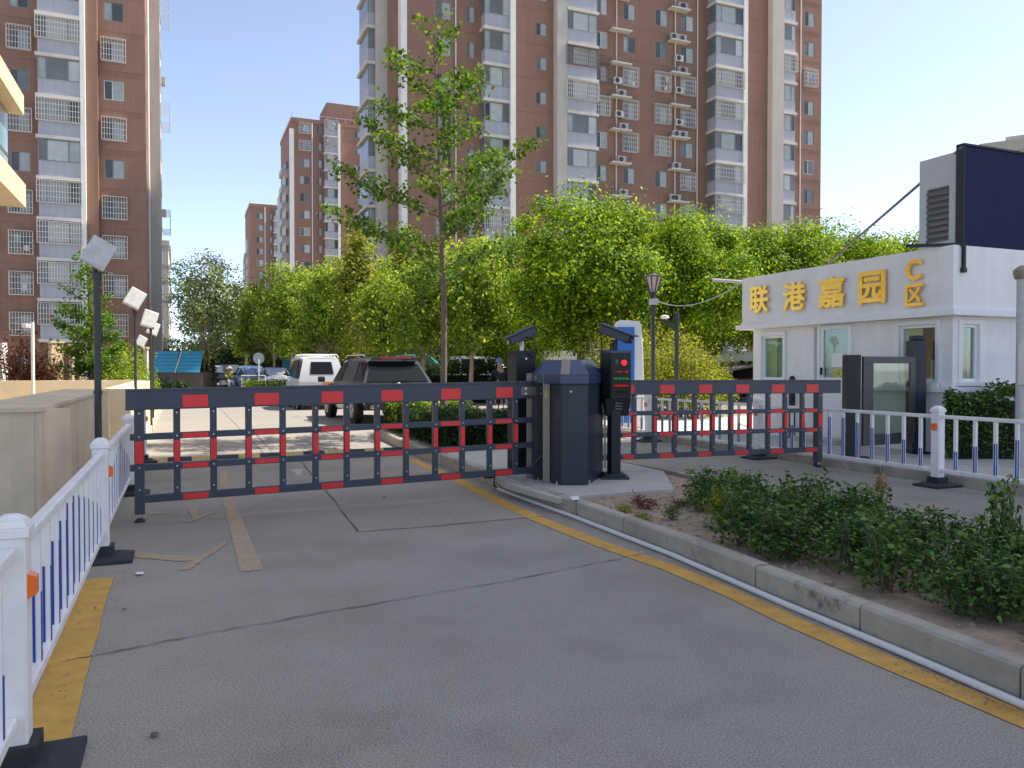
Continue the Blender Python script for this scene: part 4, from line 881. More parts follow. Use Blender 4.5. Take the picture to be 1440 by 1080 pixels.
# ---- roof plant box with louvres and a navy sign panel
rb = thing('roof_box', 'grey box with louvred opening and navy end panel standing on the gatehouse roof', 'roof box', AT(1348, 14.4), TH, world=False)
oB = AT(1348, 14.4); by = lambda px: along(oB, V, px); bx = lambda px: along(oB, U, px); ztp = Z(213, 14.4)
L_ = by(1290.5); la, lb = by(1332), by(1301); lz0, lz1 = Z(343, 15), Z(268, 15)
part('box', 'box_grey', rb, lambda b: (b.box(0, 3.5, .03, L_, 3.37, ztp - .02) if 0 else (b.box(.06, 3.5, .03, L_, 3.351, ztp), b.box(0, .06, 0.03, la, 3.351, ztp), b.box(0, .06, lb, L_, 3.351, ztp), b.box(0, .06, la, lb, 3.351, lz0), b.box(0, .06, la, lb, lz1, ztp))))
for i in range(9):
    zz = lz0 + (lz1 - lz0) * (i + .5) / 9
    part('louvre_slat', 'dark_louvre', rb, lambda b: b.add([(-.03, la, zz - .05), (-.03, lb, zz - .05), (.05, lb, zz + .03), (.05, la, zz + .03), (-.03, la, zz - .035), (-.03, lb, zz - .035), (.05, lb, zz + .045), (.05, la, zz + .045)], [(0, 1, 2, 3), (7, 6, 5, 4), (0, 4, 5, 1), (3, 2, 6, 7), (0, 3, 7, 4), (1, 5, 6, 2)]))
part('navy_panel', 'navy_panel', rb, lambda b: b.box(-.03, 4, -.09, .028, 3.36, ztp + .06), bevel=.01)
part('panel_edge', 'dark_charcoal', rb, lambda b: (b.box(-.06, -.028, -.11, .05, 3.36, ztp + .09), b.box(-.06, 4, -.11, .05, ztp + .062, ztp + .10)))
pb = AT(1157, 20.5, Z(376, 20.5)); pe = AT(1350, 14.3, ztp + .03)
part('stay_rod', 'steel_rod', rb, lambda b: b.tube([(Matrix.Rotation(-TH, 3, 'Z') @ (p - Vector((oB.x, oB.y, 0)))) for p in (pb, pe)], .028, 8), smooth=True)
# ---- wire and arm from the gatehouse to the lamp post
lp_ = AT(925, 18, Z(424, 18)); we = OC + V * (YL + .2) + Vector((-.1, 0, Z(401, 17.2)))
pts_ = [lp_ + (we - lp_) * t_ + Vector((0, 0, -.28 * 4 * t_ * (1 - t_) * (1 - .3 * t_))) for t_ in np.linspace(0, 1, 14)]
part('overhead_wire', 'lamp_grey', None, lambda b: b.tube(pts_, .012, 6), smooth=True, label='sagging grey wire from the lantern post to the gatehouse corner', cat='wire')
part('tube', 'lamp_grey', gh0 := thing('steel_arm', 'short grey arm sticking out left from the gatehouse parapet', 'arm', AT(1001, 17.4)), lambda b: b.tube([AT(1001, 17.4, Z(394, 17.4)), AT(1046, 17.3, Z(397, 17.3))], .035, 8), smooth=True)
# ---- white pole at the right edge
pl = thing('equipment_pole', 'pale pole with a white box and capped top, cut by the right edge', 'pole', AT(1436, 10.9))
px_ = AT(1437, 10.9)
part('pole', 'lamp_grey', pl, lambda b: b.tube([(px_.x, px_.y, .12), (px_.x, px_.y, 2.75)], .075, 14), smooth=True)
part('pole_cap', 'bronze_metal', pl, lambda b: b.lathe(px_, [(.10, 2.68), (.12, 2.75), (.12, 2.80), (.05, 2.86)], 14), smooth=True)
part('pole_box', 'white_trim', pl, lambda b: b.box(px_.x - .09, px_.x + .16, px_.y - .2, px_.y - .05, Z(541, 10.9), Z(484, 10.9)), bevel=.01)
part('pole_box_window', 'car_glass', pl, lambda b: b.box(px_.x - .065, px_.x + .14, px_.y - .206, px_.y - .201, Z(520, 10.9), Z(490, 10.9)), bevel=.0)
# ---- pedestrian gate
pg = thing('pedestrian_gate', 'dark framed pedestrian gate with a glass leaf between two posts before the gatehouse door', 'gate', AT(1245, 12.2))
pa, pc = AT(1201, 11.8), AT(1293, 12.6)
def postbox(b, px0, px1, Y, z1, dp=.22): b.box(AT(px0, Y).x, AT(px1, Y).x, Y, Y + dp, .12, z1)
part('post', 'dark_charcoal', pg, lambda b: postbox(b, 1192, 1211, 11.75, 1.66, .2), bevel=.006)
part('post', 'cabinet_blue_grey', pg, lambda b: postbox(b, 1284, 1303, 12.5, 1.90, .24), bevel=.008)
part('post_cap', 'cabinet_blue_grey', pg, lambda b: b.box(AT(1286, 12.5).x, AT(1301, 12.5).x, 12.52, 12.72, 1.90, 1.98), bevel=.03)
part('post_base', 'dark_charcoal', pg, lambda b: (b.box(AT(1188, 11.75).x, AT(1215, 11.75).x, 11.7, 12.0, .12, .15), b.box(AT(1281, 12.5).x, AT(1309, 12.5).x, 12.42, 12.8, .12, .15)))
mat('leaf_frame', (.07, .065, .06), .4)
def leafq(b, p0, p1, z0, z1, th=.04):
    Ya = 11.9; A_ = AT(p0, 11.9 + (p0 - 1213) / 77 * .55); B_ = AT(p1, 11.9 + (p1 - 1213) / 77 * .55); b.beam(A_ + Vector((0, 0, (z0 + z1) / 2)), B_ + Vector((0, 0, (z0 + z1) / 2)), th, z1 - z0)
zt_ = 1.64; zl_ = .30
leaf = part('gate_leaf', 'leaf_frame', pg, lambda b: (leafq(b, 1213, 1286, Z(511, 12.2), zt_), leafq(b, 1213, 1286, zl_, Z(609, 12.2)), leafq(b, 1213, 1227, Z(609, 12.2), Z(511, 12.2)), leafq(b, 1279, 1286, Z(609, 12.2), Z(511, 12.2))), bevel=.004)
part('pane', 'clear_glass', leaf, lambda b: leafq(b, 1227, 1279, Z(609, 12.2), Z(511, 12.2), .008))
part('rubber_foot', 'black_rubber', pg, lambda b: b.disc(AT(1207, 11.6, .15), (0, 0, 1), .16, 14, thick=.05))
bo = thing('bollard', 'slim black round topped post standing on the pavement before the gatehouse', 'post', AT(1114, 15.5))
part('shaft', 'dark_charcoal', bo, lambda b: b.lathe(AT(1114, 15.5), [(.065, .12), (.065, 1.22), (.05, 1.29), (.015, 1.32)], 12), smooth=True)
part('base_plate', 'dark_charcoal', bo, lambda b: b.disc(AT(1114, 15.5, .13), (0, 0, 1), .12, 12, thick=.02))
# ================================================================ LAMPS AND POLES
def flood(label, px, Y, pole_top, w_pole, hx, hy, s, tilt):
    t = thing('solar_floodlight', label, 'lamp', AT(px, Y), group='solar floodlights along the ramp wall')
    p = AT(px, Y); zt = Z(pole_top, Y); part('pole', 'pole_dark', t, lambda b: b.tube([p, p + Vector((0, 0, zt))], w_pole, 10), smooth=True)
    part('clamp', 'pole_dark', t, lambda b: (b.lathe(p, [(w_pole * 1.25, .98 * zt), (w_pole * 1.25, zt)], 10), b.lathe(p, [(w_pole * 1.3, .52 * zt), (w_pole * 1.3, .53 * zt)], 10)))
    c = AT(hx, Y, Z(hy, Y)); M_ = Matrix.Rotation(R(tilt[2]), 3, 'Z') @ Matrix.Rotation(R(tilt[0]), 3, 'X') @ Matrix.Rotation(R(tilt[1]), 3, 'Y')
    a, e, n = M_ @ Vector((1, 0, 0)), M_ @ Vector((0, 0, 1)), M_ @ Vector((0, 1, 0))
    h = part('lamp_head', 'lamp_grey', t, lambda b: (b.obox(c, a * s * .5, e * s * .62, n * s * .10), b.obox(c + n * s * .13, a * s * .40, e * s * .5, n * s * .05)), bevel=.01 * s / .2)
    part('lamp_window', 'lamp_grey', h, lambda b: b.obox(c - n * s * .105, a * s * .42, e * s * .52, n * s * .006))
    part('cooling_fin', 'lamp_grey', h, lambda b: [b.obox(c + n * s * .2 + a * s * k, a * s * .02, e * s * .4, n * s * .04) for k in (-.3, -.15, 0, .15, .3)])
    part('yoke', 'pole_dark', t, lambda b: (b.beam(p + Vector((0, 0, zt - .005)), c - e * s * .45, s * .12, s * .12), b.beam(p + Vector((-s * .25, 0, zt + .01)), p + Vector((s * .25, 0, zt + .01)), s * .15, s * .08)))
flood('nearest and largest solar floodlight, black pole rising by the white fence', 137.5, 7.5, 385, .031, 140, 357, .23, (-12, 30, 40))
flood('second solar floodlight on a thin pole behind the left end of the gate', 190.5, 14.6, 440, .026, 190.5, 420, .29, (-12, 30, 36))
flood('third solar floodlight, upper of the two close together by the blue shed', 212.5, 18.2, 462, .028, 211, 449, .32, (-10, 18, 40))
flood('fourth solar floodlight, partly under the third one', 215.5, 21, 472, .022, 216, 462, .28, (-10, 22, 42))
flood('farthest small solar floodlight low beside the green shrub', 199, 27, 494, .02, 199, 480, .30, (-10, 28, 38))
def lantern(px, Y, label):
    p = AT(px, Y); t = thing('lantern_post', label, 'lamp post', p)
    part('pole', 'pole_dark', t, lambda b: b.tube([p, p + Vector((0, 0, Z(418, Y)))], .048, 10), smooth=True)
    part('shade_glass', 'lamp_glass', t, lambda b: b.lathe(p, [(.075, Z(411, Y)), (.195, Z(390, Y))], 8))
    part('lantern_rib', 'pole_dark', t, lambda b: [b.beam(p + Vector((.08 * math.cos(a), .08 * math.sin(a), Z(411.5, Y))), p + Vector((.20 * math.cos(a), .20 * math.sin(a), Z(389.5, Y))), .018, .018) for a in [k * math.pi / 4 + .39 for k in range(8)]])
    part('lantern_roof', 'pole_dark', t, lambda b: b.lathe(p, [(.235, Z(390, Y)), (.24, Z(389, Y)), (.10, Z(386.5, Y)), (.02, Z(384, Y))], 8)); part('lantern_base', 'pole_dark', t, lambda b: b.lathe(p, [(.05, Z(419, Y)), (.09, Z(414, Y)), (.08, Z(411, Y))], 8))
    part('junction_box', 'lamp_grey', t, lambda b: b.box(p.x - .10, p.x + .10, Y - .1, Y - .02, Z(429, Y), Z(421, Y)), bevel=.008)
lantern(918, 18, 'black lantern post with tapered glass shade before the round trees')
p = AT(951.5, 19); t = thing('camera_post', 'black post with a small white dome camera on its side arm, right of the lantern', 'camera post', p)
part('pole', 'pole_dark', t, lambda b: b.tube([p, p + Vector((0, 0, Z(440, 19)))], .052, 10), smooth=True)
part('arm', 'pole_dark', t, lambda b: (b.beam(AT(934, 19, Z(455, 19)), AT(951, 19, Z(455, 19)), .04, .04), b.beam(AT(943, 19, Z(456, 19)), AT(950, 19, Z(464, 19)), .03, .03), [b.beam(AT(x_, 19, Z(455, 19)), AT(x_, 19, Z(436, 19)), .02, .02) for x_ in (941, 947, 955)]))
part('dome_camera', 'white_trim', t, lambda b: b.lathe(AT(934.5, 19), [(.01, Z(443, 19)), (.10, Z(444.5, 19)), (.11, Z(447, 19)), (.06, Z(449, 19))], 10), smooth=True); part('camera_ball', 'dark_charcoal', t, lambda b: b.lathe(AT(932.5, 19), [(.05, Z(449, 19)), (.07, Z(451, 19)), (.02, Z(454, 19))], 10), smooth=True)
p = AT(46.5, 22); t = thing('camera_post', 'white camera post rising among the reddish shrubs on the left', 'camera post', p)
part('pole', 'white_trim', t, lambda b: b.tube([p, p + Vector((0, 0, Z(453, 22)))], .045, 8), smooth=True); part('camera', 'white_trim', t, lambda b: (b.box(AT(34, 22).x, AT(41, 22).x, 21.9, 22.15, Z(461, 22), Z(455.5, 22)), b.beam(AT(40, 22, Z(459, 22)), AT(47, 22, Z(459, 22)), .03, .03)), bevel=.01)
# ---- kiosk
kY = 17.8; t = thing('advert_kiosk', 'white rounded kiosk with a blue face partly hidden behind the display camera', 'kiosk', AT(888, kY))
def kios(b):
    pr = [(AT(866, kY).x, .12), (AT(907, kY).x, .12), (AT(904.5, kY).x, 1.9), (AT(902, kY).x, Z(457, kY)), (AT(899, kY).x, Z(451.5, kY)), (AT(872, kY).x, Z(450, kY)), (AT(866, kY).x, Z(455, kY))]
    b.add([(x_, kY, z_) for x_, z_ in pr] + [(x_, kY + .35, z_) for x_, z_ in pr], [tuple(range(7)), tuple(range(13, 6, -1))] + [(i, i + 7, (i + 1) % 7 + 7, (i + 1) % 7) for i in range(7)])
part('shell', 'white_trim', t, kios, bevel=.03); part('blue_face', 'sign_blue', t, lambda b: b.box(AT(867, kY).x, AT(892, kY).x, kY - .03, kY - .002, .25, Z(460, kY)), bevel=.01)
# ---- blue sheeted shed far left
sY = 58; t = thing('blue_shed', 'low brown shed with sloping bright blue sheet front far down the lane', 'shed', AT(250, sY)); xa, xb = AT(215, sY).x, AT(284, sY).x
part('base', 'brown_shed', t, lambda b: b.box(xa, xb, sY, sY + 3, 0, Z(523, sY)))
for i in range(2):
    for j in range(6):
        x0_ = xa + (xb - xa) * i / 2 + .05; x1_ = xa + (xb - xa) * (i + 1) / 2 - .08; z0_ = Z(524, sY); z1_ = Z(493.5, sY); a_, e_ = j / 6, (j + 1) / 6
        part('blue_sheet_strip', 'blue_sheet', t, lambda b: b.obox(((x0_ + x1_) / 2, sY - .25 + (a_ + e_) / 2 * .8, z0_ + (z1_ - z0_) * (a_ + e_) / 2), ((x1_ - x0_) / 2, 0, 0), (0, .8 / 12, (z1_ - z0_) / 12 - .012), (0, -.02, .006)))
part('sheet_divider', 'lamp_grey', t, lambda b: b.beam((xa + (xb - xa) / 2 - .05, sY - .30, Z(524, sY)), (xa + (xb - xa) / 2 + .1, sY + .5, Z(494, sY)), .1, .05))
# ---- teal tarpaulin mound, second blue roof, round mirror, barrier rail
t = thing('tarpaulin_canopy', 'teal tarpaulin over a low rounded canopy behind the dark car', 'tarpaulin', AT(590, 38))
def tarp(b):
    n = 8; pr = [(AT(553 + (621 - 553) * i / n, 38).x, [500, 494, 491.5, 491.5, 493, 496, 501, 509, 521][i]) for i in range(n + 1)]
    vs = [(x_, 38 + k * 2.5, Z(y_, 38)) for k in (0, 1) for x_, y_ in pr] + [(x_, 38 + k * 2.5, Z(531, 38)) for k in (0, 1) for x_, _ in pr]; m_ = n + 1
    b.add(vs, [(i, i + 1, i + 1 + m_, i + m_) for i in range(n)] + [(i, i + 2 * m_, i + 1 + 2 * m_, i + 1) for i in range(n)] + [(0, m_, 3 * m_, 2 * m_), (n, n + 2 * m_, n + 3 * m_, n + m_)])
part('cover', 'teal_tarp', t, tarp, smooth=True); part('canopy_leg', 'bolt_metal', t, lambda b: [b.box(AT(x_, 38).x, AT(x_, 38).x + .05, 38.1, 38.15, 0, 1.2) for x_ in (556, 590, 617)])
t = thing('blue_shed', 'small blue sheet hoarding seen between the street tree trunks', 'hoarding', AT(401, 66)); part('sheet', 'blue_sheet', t, lambda b: b.box(AT(395, 66).x, AT(409, 66).x, 66, 66.1, 1.0, Z(504, 66))); part('leg', 'lamp_grey', t, lambda b: (b.box(AT(395, 66).x, AT(395, 66).x + .08, 66, 66.08, 0, 3), b.box(AT(409, 66).x - .08, AT(409, 66).x, 66, 66.08, 0, 3)))
t = thing('round_sign', 'grey back of a round sign on a thin post among the far cars', 'sign', AT(364, 50)); p = AT(364, 50); part('disc', 'lamp_grey', t, lambda b: b.disc(AT(364, 50, Z(504, 50)), (0, 1, 0), .36, 20, thick=.04)); part('post', 'white_trim', t, lambda b: b.tube([p + Vector((0, .05, 0)), p + Vector((0, .05, Z(504, 50)))], .035, 8))
t = thing('parking_rail', 'white tubular barrier frame before the far blue car', 'barrier', AT(355, 46)); part('frame', 'white_trim', t, lambda b: (b.tube([AT(340, 46, 0), AT(340, 46, Z(528, 46)), AT(373, 46, Z(528, 46)), AT(373, 46, 0)], .03, 6), b.tube([AT(364, 46, 0), AT(364, 46, Z(505, 46))], .035, 6)))
# ================================================================ VEGETATION
def leaf_mesh(name, pts, size, m, aspect=.55, up=.3, fold=0, sz_var=.35, droop=0, nrm=None):
    """pts (N,3) -> one diamond-like leaf per point"""
    n = len(pts); d = rng.normal(size=(n, 3)); d[:, 2] = d[:, 2] * .6 - droop
    if nrm is not None: d -= nrm * np.sum(d * nrm, 1)[:, None]
    d /= np.linalg.norm(d, axis=1)[:, None]
    u = rng.normal(size=(n, 3)); u[:, 2] += up * 2; u = u if nrm is None else nrm; s = np.cross(d, u); s /= np.linalg.norm(s, axis=1)[:, None] + 1e-9
    nn = np.cross(s, d); L = (size * (1 + rng.uniform(-sz_var, sz_var, n)))[:, None]; w = L * aspect * .5
    if fold:   # six vertices, two quads folded on the midrib
        v = np.stack([pts, pts + d * L * .35 + s * w + nn * w * fold, pts + d * L * .75 + s * w * .8 + nn * w * fold, pts + d * L, pts + d * L * .75 - s * w * .8 + nn * w * fold, pts + d * L * .35 - s * w + nn * w * fold], 1).reshape(-1, 3)
        b = np.arange(n)[:, None] * 6; f = np.concatenate([b + [0, 1, 2, 3], b + [0, 3, 4, 5]], 1).reshape(-1, 4)
    else:
        v = np.stack([pts, pts + d * L * .45 + s * w, pts + d * L, pts + d * L * .45 - s * w], 1).reshape(-1, 3)
        f = (np.arange(n)[:, None] * 4 + [0, 1, 2, 3])
    me = bpy.data.meshes.new(name); me.vertices.add(len(v)); me.vertices.foreach_set('co', v.ravel().astype('f'))
    me.loops.add(f.size); me.loops.foreach_set('vertex_index', f.ravel().astype('i')); me.polygons.add(len(f)); me.polygons.foreach_set('loop_start', np.arange(len(f)) * 4)
    me.update(calc_edges=True); me.materials.append(M[m]); return me
def ell(n, rad, p=.45):
    d = rng.normal(size=(n, 3)); d /= np.linalg.norm(d, axis=1)[:, None]; return d * (rng.uniform(0, 1, n) ** p)[:, None] * np.array(rad)
def tree_proto(h, crown, cz, nclu, nleaf, lsize, leafm, bark, r0, fork, sig=.42, shape=None, stems=1, aspect=.6, lean=0):
    """returns (leaf mesh, wood mesh); origin at the foot"""
    cl = ell(nclu, crown, .5) + np.array([0, 0, cz])
    if shape == 'cone':
        t = np.clip((cl[:, 2] - (cz - crown[2])) / (2 * crown[2]), 0, 1); k = (1.25 - t * 1.0)[:, None]; cl[:, :2] *= k
    if shape == 'vase':
        t = np.clip((cl[:, 2] - (cz - crown[2])) / (2 * crown[2]), 0, 1); k = (.55 + t * .75)[:, None]; cl[:, :2] *= k
    if shape == 'dome':
        lowm = cl[:, 2] < cz; cl[lowm, 2] = cz + (cl[lowm, 2] - cz) * .55
    # a few lobes push the outline about
    lob = rng.normal(size=(9, 3)); lob /= np.linalg.norm(lob, axis=1)[:, None]
    dd = cl - [0, 0, cz]; dn = dd / (np.linalg.norm(dd, axis=1)[:, None] + 1e-6); k = 1 + .30 * np.max(dn @ lob.T, 1) - .24; cl = dd * k[:, None] + [0, 0, cz]
    sg = sig * rng.uniform(.6, 1.3, nclu)
    P_ = (cl[:, None, :] + rng.normal(size=(nclu, nleaf, 3)) * sg[:, None, None] * [1, 1, .7]).reshape(-1, 3)
    C_ = np.repeat(cl, nleaf, 0); out = (P_ - C_) / (sig + 1e-6) * .8 + (C_ - [0, 0, cz]) / np.linalg.norm(crown) * 1.1 + [0, 0, .55]; out += rng.normal(size=out.shape) * .55; out /= np.linalg.norm(out, axis=1)[:, None]
    kp_ = P_[:, 2] > fork * .75; P_ = P_[kp_]; out = out[kp_]
    lm = leaf_mesh('crown', P_, lsize, leafm, aspect, nrm=out)
    b = MB()
    for sidx in range(stems):
        a0 = rng.uniform(0, 6.28); off = Vector((math.cos(a0), math.sin(a0), 0)) * (0 if stems == 1 else .12)
        top = Vector((rng.normal() * .2, rng.normal() * .2, cz + crown[2] * .7)) + off * (6 if stems > 1 else 0)
        pts = [off * 1, off + Vector((rng.normal() * .04, rng.normal() * .04, fork * .5)), off * 1.5 + Vector((rng.normal() * .08, rng.normal() * .08, fork)), top]
        rr = r0 / math.sqrt(stems); b.tube(pts, [rr * 1.25, rr, rr * .82, rr * .12], 8)
        idx = rng.choice(nclu, min(nclu, 26 // stems + 4), replace=False)
        for i in idx:
            e = Vector(cl[i]); zst = fork + max(0, (e.z - fork)) * rng.uniform(.05, .55); f_ = (zst - fork) / max(.1, top.z - fork); st = pts[2] + (top - pts[2]) * f_
            md = st + (e - st) * .5 + Vector((0, 0, -.12 * (e - st).length * .5)); b.tube([st, md, e], [rr * .42 * (1 - f_ * .6), rr * .22, .008], 5, cap=False)
            for j in range(2):
                e2 = e + Vector(rng.normal(size=3)) * .5; b.tube([md, (md + e2) / 2 + Vector((0, 0, .05)), e2], [rr * .16, rr * .09, .004], 4, cap=False)
    wm = b.mesh('trunk', bark, True); return lm, wm
def plant(name, label, proto, loc, s=1, rz=None, cat='tree', group=None, sz=None):
    t = thing(name, label, cat, loc, world=False, group=group); t.rotation_euler.z = random.uniform(0, 6.28) if rz is None else rz; t.scale = (s, s, sz or s)
    link('crown', proto[0], t); link('trunk', proto[1], t); return t
PR = [tree_proto(7.4, (2.85, 2.85, 2.55), 4.75, 250, 260, .125, 'leaf_bright', 'bark', .13, 2.0, .34) for _ in range(2)]
PS = [tree_proto(8, (1.9, 1.9, 2.9), 4.9, 95, 125, .19, 'leaf_street', 'bark_pale', .11, 1.9, .33) for _ in range(3)]
PV = tree_proto(9, (2.3, 2.3, 3.7), 5.4, 150, 70, .20, 'leaf_olive', 'bark_pale', .14, 1.3, .45, 'vase', 3)
PC = tree_proto(8, (1.2, 1.2, 3.4), 5.2, 90, 120, .18, 'leaf_yellow', 'bark_pale', .09, 1.6, .38, 'cone')
random.seed(21)
def tr(px, Y, protos, s, label, group=None, sz=None, rz=None):
    pr = random.choice(protos) if isinstance(protos, list) else protos
    return plant('broadleaf_tree', label, pr, AT(px, Y), s, rz, group=group, sz=sz)
tr(812, 27, [PR[0]], .98, 'round dense bright green tree with its trunk rising behind the gate cabinet', sz=1.0)
tr(958, 29, [PR[1]], .92, 'broad bright green tree behind the lantern post', sz=.97)
tr(1003, 37, [PR[0]], 1.1, 'bright green tree behind and right of the lantern post tree, before the bay windows')
tr(1092, 36, [PR[1]], 1.10, 'green tree rising just behind the left end of the gatehouse roof')
tr(1170, 40, [PR[0]], 1.17, 'green tree above the middle of the gatehouse parapet')
tr(1255, 44, [PR[1]], 1.22, 'loose green tree left of the grey roof box')
tr(1330, 52, [PR[0]], 1.3, 'tree partly hidden by the grey roof box')
tr(880, 38, [PR[1]], 1.02, 'green tree filling the gap behind the two large round trees')
tr(735, 34, [PR[0]], .72, 'dark green tree between the ginkgo and the round tree')
tr(290, 60, PV, 1.12, 'pale olive multi stemmed tree standing in the sky gap behind the blue shed')
tr(388, 62, [PS[0]], 1.12, 'street tree over the far blue car')
tr(345, 84, [PS[1]], 1.35, 'street tree farthest down the lane')
tr(366, 66, [PS[2]], .95, 'leafy street tree just left of the far blue car tree')
tr(410, 50, [PS[1]], 1.05, 'street tree with a pale forked trunk left of the white minivan')
tr(458, 44, [PS[2]], .92, 'street tree standing behind the white minivan roof')
tr(503, 42, PC, 1.02, 'tall yellow green tree with a pointed top before the middle tower')
tr(572, 40, PC, .95, 'second pointed yellow green tree behind the dark car'); tr(471, 46, PC, .88, 'narrow pointed tree over the white minivan'); tr(540, 38, [PS[0]], .78, 'leafy tree behind the dark car roof'); tr(558, 46, [PS[1]], 1.05, 'taller street tree behind the dark car')
tr(597, 33, [PS[2]], .80, 'street tree with a pale trunk just left of the ginkgo trunk')
tr(660, 32, [PS[0]], .86, 'light green tree right of the ginkgo trunk'); tr(690, 42, [PS[1]], 1.1, 'street tree behind the hedge and the white parked car')
tr(625, 52, [PS[0]], 1.25, 'street tree deep behind the ginkgo'); tr(478, 58, [PS[0]], 1.2, 'street tree behind the pointed yellow green tree')
tr(433, 70, [PS[2]], 1.35, 'street tree rising before the left corner of the middle tower')
# ---- ginkgo with tiers of rising branches
def ginkgo(h, r0, z0, spread, seed, step=.17, leafn=12):
    g = np.random.default_rng(seed); b = MB(); L = []
    tp = [Vector((0, 0, 0)), Vector((.03, 0, h * .3)), Vector((-.06, .02, h * .6)), Vector((-.22, 0, h))]
    b.tube(tp, [r0, r0 * .8, r0 * .5, .01], 10)
    def at(z):
        t = z / h; i = 0 if t < .3 else 1 if t < .6 else 2; a = [0, .3, .6, 1][i]; c = [0, .3, .6, 1][i + 1]; return tp[i] + (tp[i + 1] - tp[i]) * ((t - a) / (c - a))
    z = z0; ang = g.uniform(0, 6.28)
    while z < h - .15:
        t = (z - z0) / (h - z0); ln = spread * (1 - t) ** .85 * g.uniform(.65, 1.12) * (1.0 if t > .12 else .8) + .15; ang += 2.4 + g.normal() * .3
        d = Vector((math.cos(ang), math.sin(ang), 0)); s = at(z); rise = ln * g.uniform(.30, .55)
        e = s + d * ln + Vector((0, 0, rise)); m = s + d * ln * .5 + Vector((0, 0, rise * .36)); r_ = r0 * .34 * (1 - t * .6)
        b.tube([s, m, e], [r_, r_ * .55, .005], 5, cap=False)
        for q in np.linspace(.12, 1, max(3, int(ln / .085))):
            p = (s + (m - s) * q * 2) if q < .5 else m + (e - m) * (q * 2 - 1)
            for k in range(leafn): L.append(np.array(p) + g.normal(size=3) * [.10, .10, .085] + [0, 0, .03])
            if g.random() < .42 and ln > .7:
                a2 = ang + g.choice([-1, 1]) * g.uniform(.5, 1.1); l2 = ln * (1 - q) * .45 + .22; e2 = Vector(p) + Vector((math.cos(a2), math.sin(a2), g.uniform(.2, .6))) * l2
                b.tube([p, e2], [r_ * .3, .004], 4, cap=False)
                for q2 in np.linspace(.2, 1, max(3, int(l2 / .08))):
                    pp = Vector(p) + (e2 - Vector(p)) * q2
                    for k in range(leafn - 2): L.append(np.array(pp) + g.normal(size=3) * .085)
        z += step * g.uniform(.6, 1.4) * (1 + .2 * t)
    return leaf_mesh('crown', np.array(L), .085, 'leaf_ginkgo', .95), b.mesh('trunk', 'bark', True)
gk = ginkgo(8.75, .075, 3.0, 2.6, 5, .20, 7)
t = thing('ginkgo_tree', 'tall slender ginkgo with tiered branches rising from the island hedge', 'tree', AT(623, 16.6, .1), world=False); link('crown', gk[0], t); link('trunk', gk[1], t); t.rotation_euler.z = .6
gk2 = ginkgo(5.2, .06, 1.0, 1.15, 9, .14, 14)
t = thing('ginkgo_tree', 'young ginkgo behind the nearest solar floodlight', 'tree', AT(131, 25), world=False); link('crown', gk2[0], t); link('trunk', gk2[1], t)
# ---- shrubs
def shrub_proto(rad, h, n, ls, m, nst=9, stem='bark', fold=.25, aspect=.55, extra=None, p=.42):
    pts = ell(n, (rad, rad, h * .5), p) + np.array([0, 0, h * .52]); k = 1 + .22 * np.sin(pts[:, 0] * 9 / rad * .4 + 1) * np.cos(pts[:, 1] * 8 / rad * .4); pts[:, 2] *= k; pts = pts[pts[:, 2] > .05 * h]
    b = MB(); sp = []
    for i in range(nst):
        a = rng.uniform(0, 6.28); r = rad * rng.uniform(.2, .95); e = Vector((math.cos(a) * r, math.sin(a) * r, h * rng.uniform(.8, 1.22))); b.tube([(e.x * .15, e.y * .15, 0), (e.x * .6, e.y * .6, e.z * .5), e], [.008 * max(1, h), .006 * max(1, h), .002], 4, cap=False)
        for q in np.linspace(.55, 1.0, 12): sp += [np.array(e) * [q, q, q] + rng.normal(size=3) * ls * .35 for _ in range(2)]
    pts = np.concatenate([pts, np.array(sp)])
    return leaf_mesh('foliage', pts, ls, m, aspect, .5, fold), b.mesh('stems', stem)
def shrub(name, label, pr, loc, s=1, group=None, sz=None, cat='shrub'):
    t = thing(name, label, cat, loc, world=False, group=group); t.rotation_euler.z = random.uniform(0, 6.28); t.scale = (s, s, sz or s); link('foliage', pr[0], t); link('stems', pr[1], t); return t
SD = [shrub_proto(.30, .40, 560, .042, 'leaf_dark', 10) for _ in range(3)]
SDY = shrub_proto(.26, .38, 420, .042, 'leaf_yellow', 9)
random.seed(4); k = 0
for d in np.arange(1.0, 6.5, .36):
    for c in (3.96, 4.38, 4.80):
        if (d > 5.0 and c < 4.3) or (d > 5.7 and c < 4.6) or random.random() < .06: continue
        cc = c + random.uniform(-.1, .1); dd_ = d + random.uniform(-.14, .14)
        shrub('evergreen_shrub', 'dark glossy evergreen shrub planted close to its neighbours in the near island bed', SD[k % 3], P(cc, dd_, .12), random.uniform(.8, 1.05), 'evergreen shrubs in the near island bed', sz=random.uniform(.66, .92) * (1.12 if d > 4.3 else .95)); k += 1
shrub('evergreen_shrub', 'paler sparse shrub at the far tip of the near island planting', SD[1], P(4.45, 6.15, .12), .55)
shrub('evergreen_shrub', 'tallest single shoot of dark leaves at the right edge of the island bed', SD[2], AT(1412, 4.95, .12), .55, sz=1.35)
shrub('yellowing_shrub', 'yellowing leafy sprig on the left side of the near island planting', SDY, P(4.15, 5.45, .14), .6, sz=.7)
SO = shrub_proto(.07, .20, 70, .035, 'leaf_dry', 4)
shrub('dry_shoot', 'small tan dried shoot sticking up from the middle of the island shrubs', SO, AT(1238, 6.6, .30), 1.1)
SG = shrub_proto(.10, .05, 130, .06, 'leaf_yellow', 3, aspect=.12, fold=0)
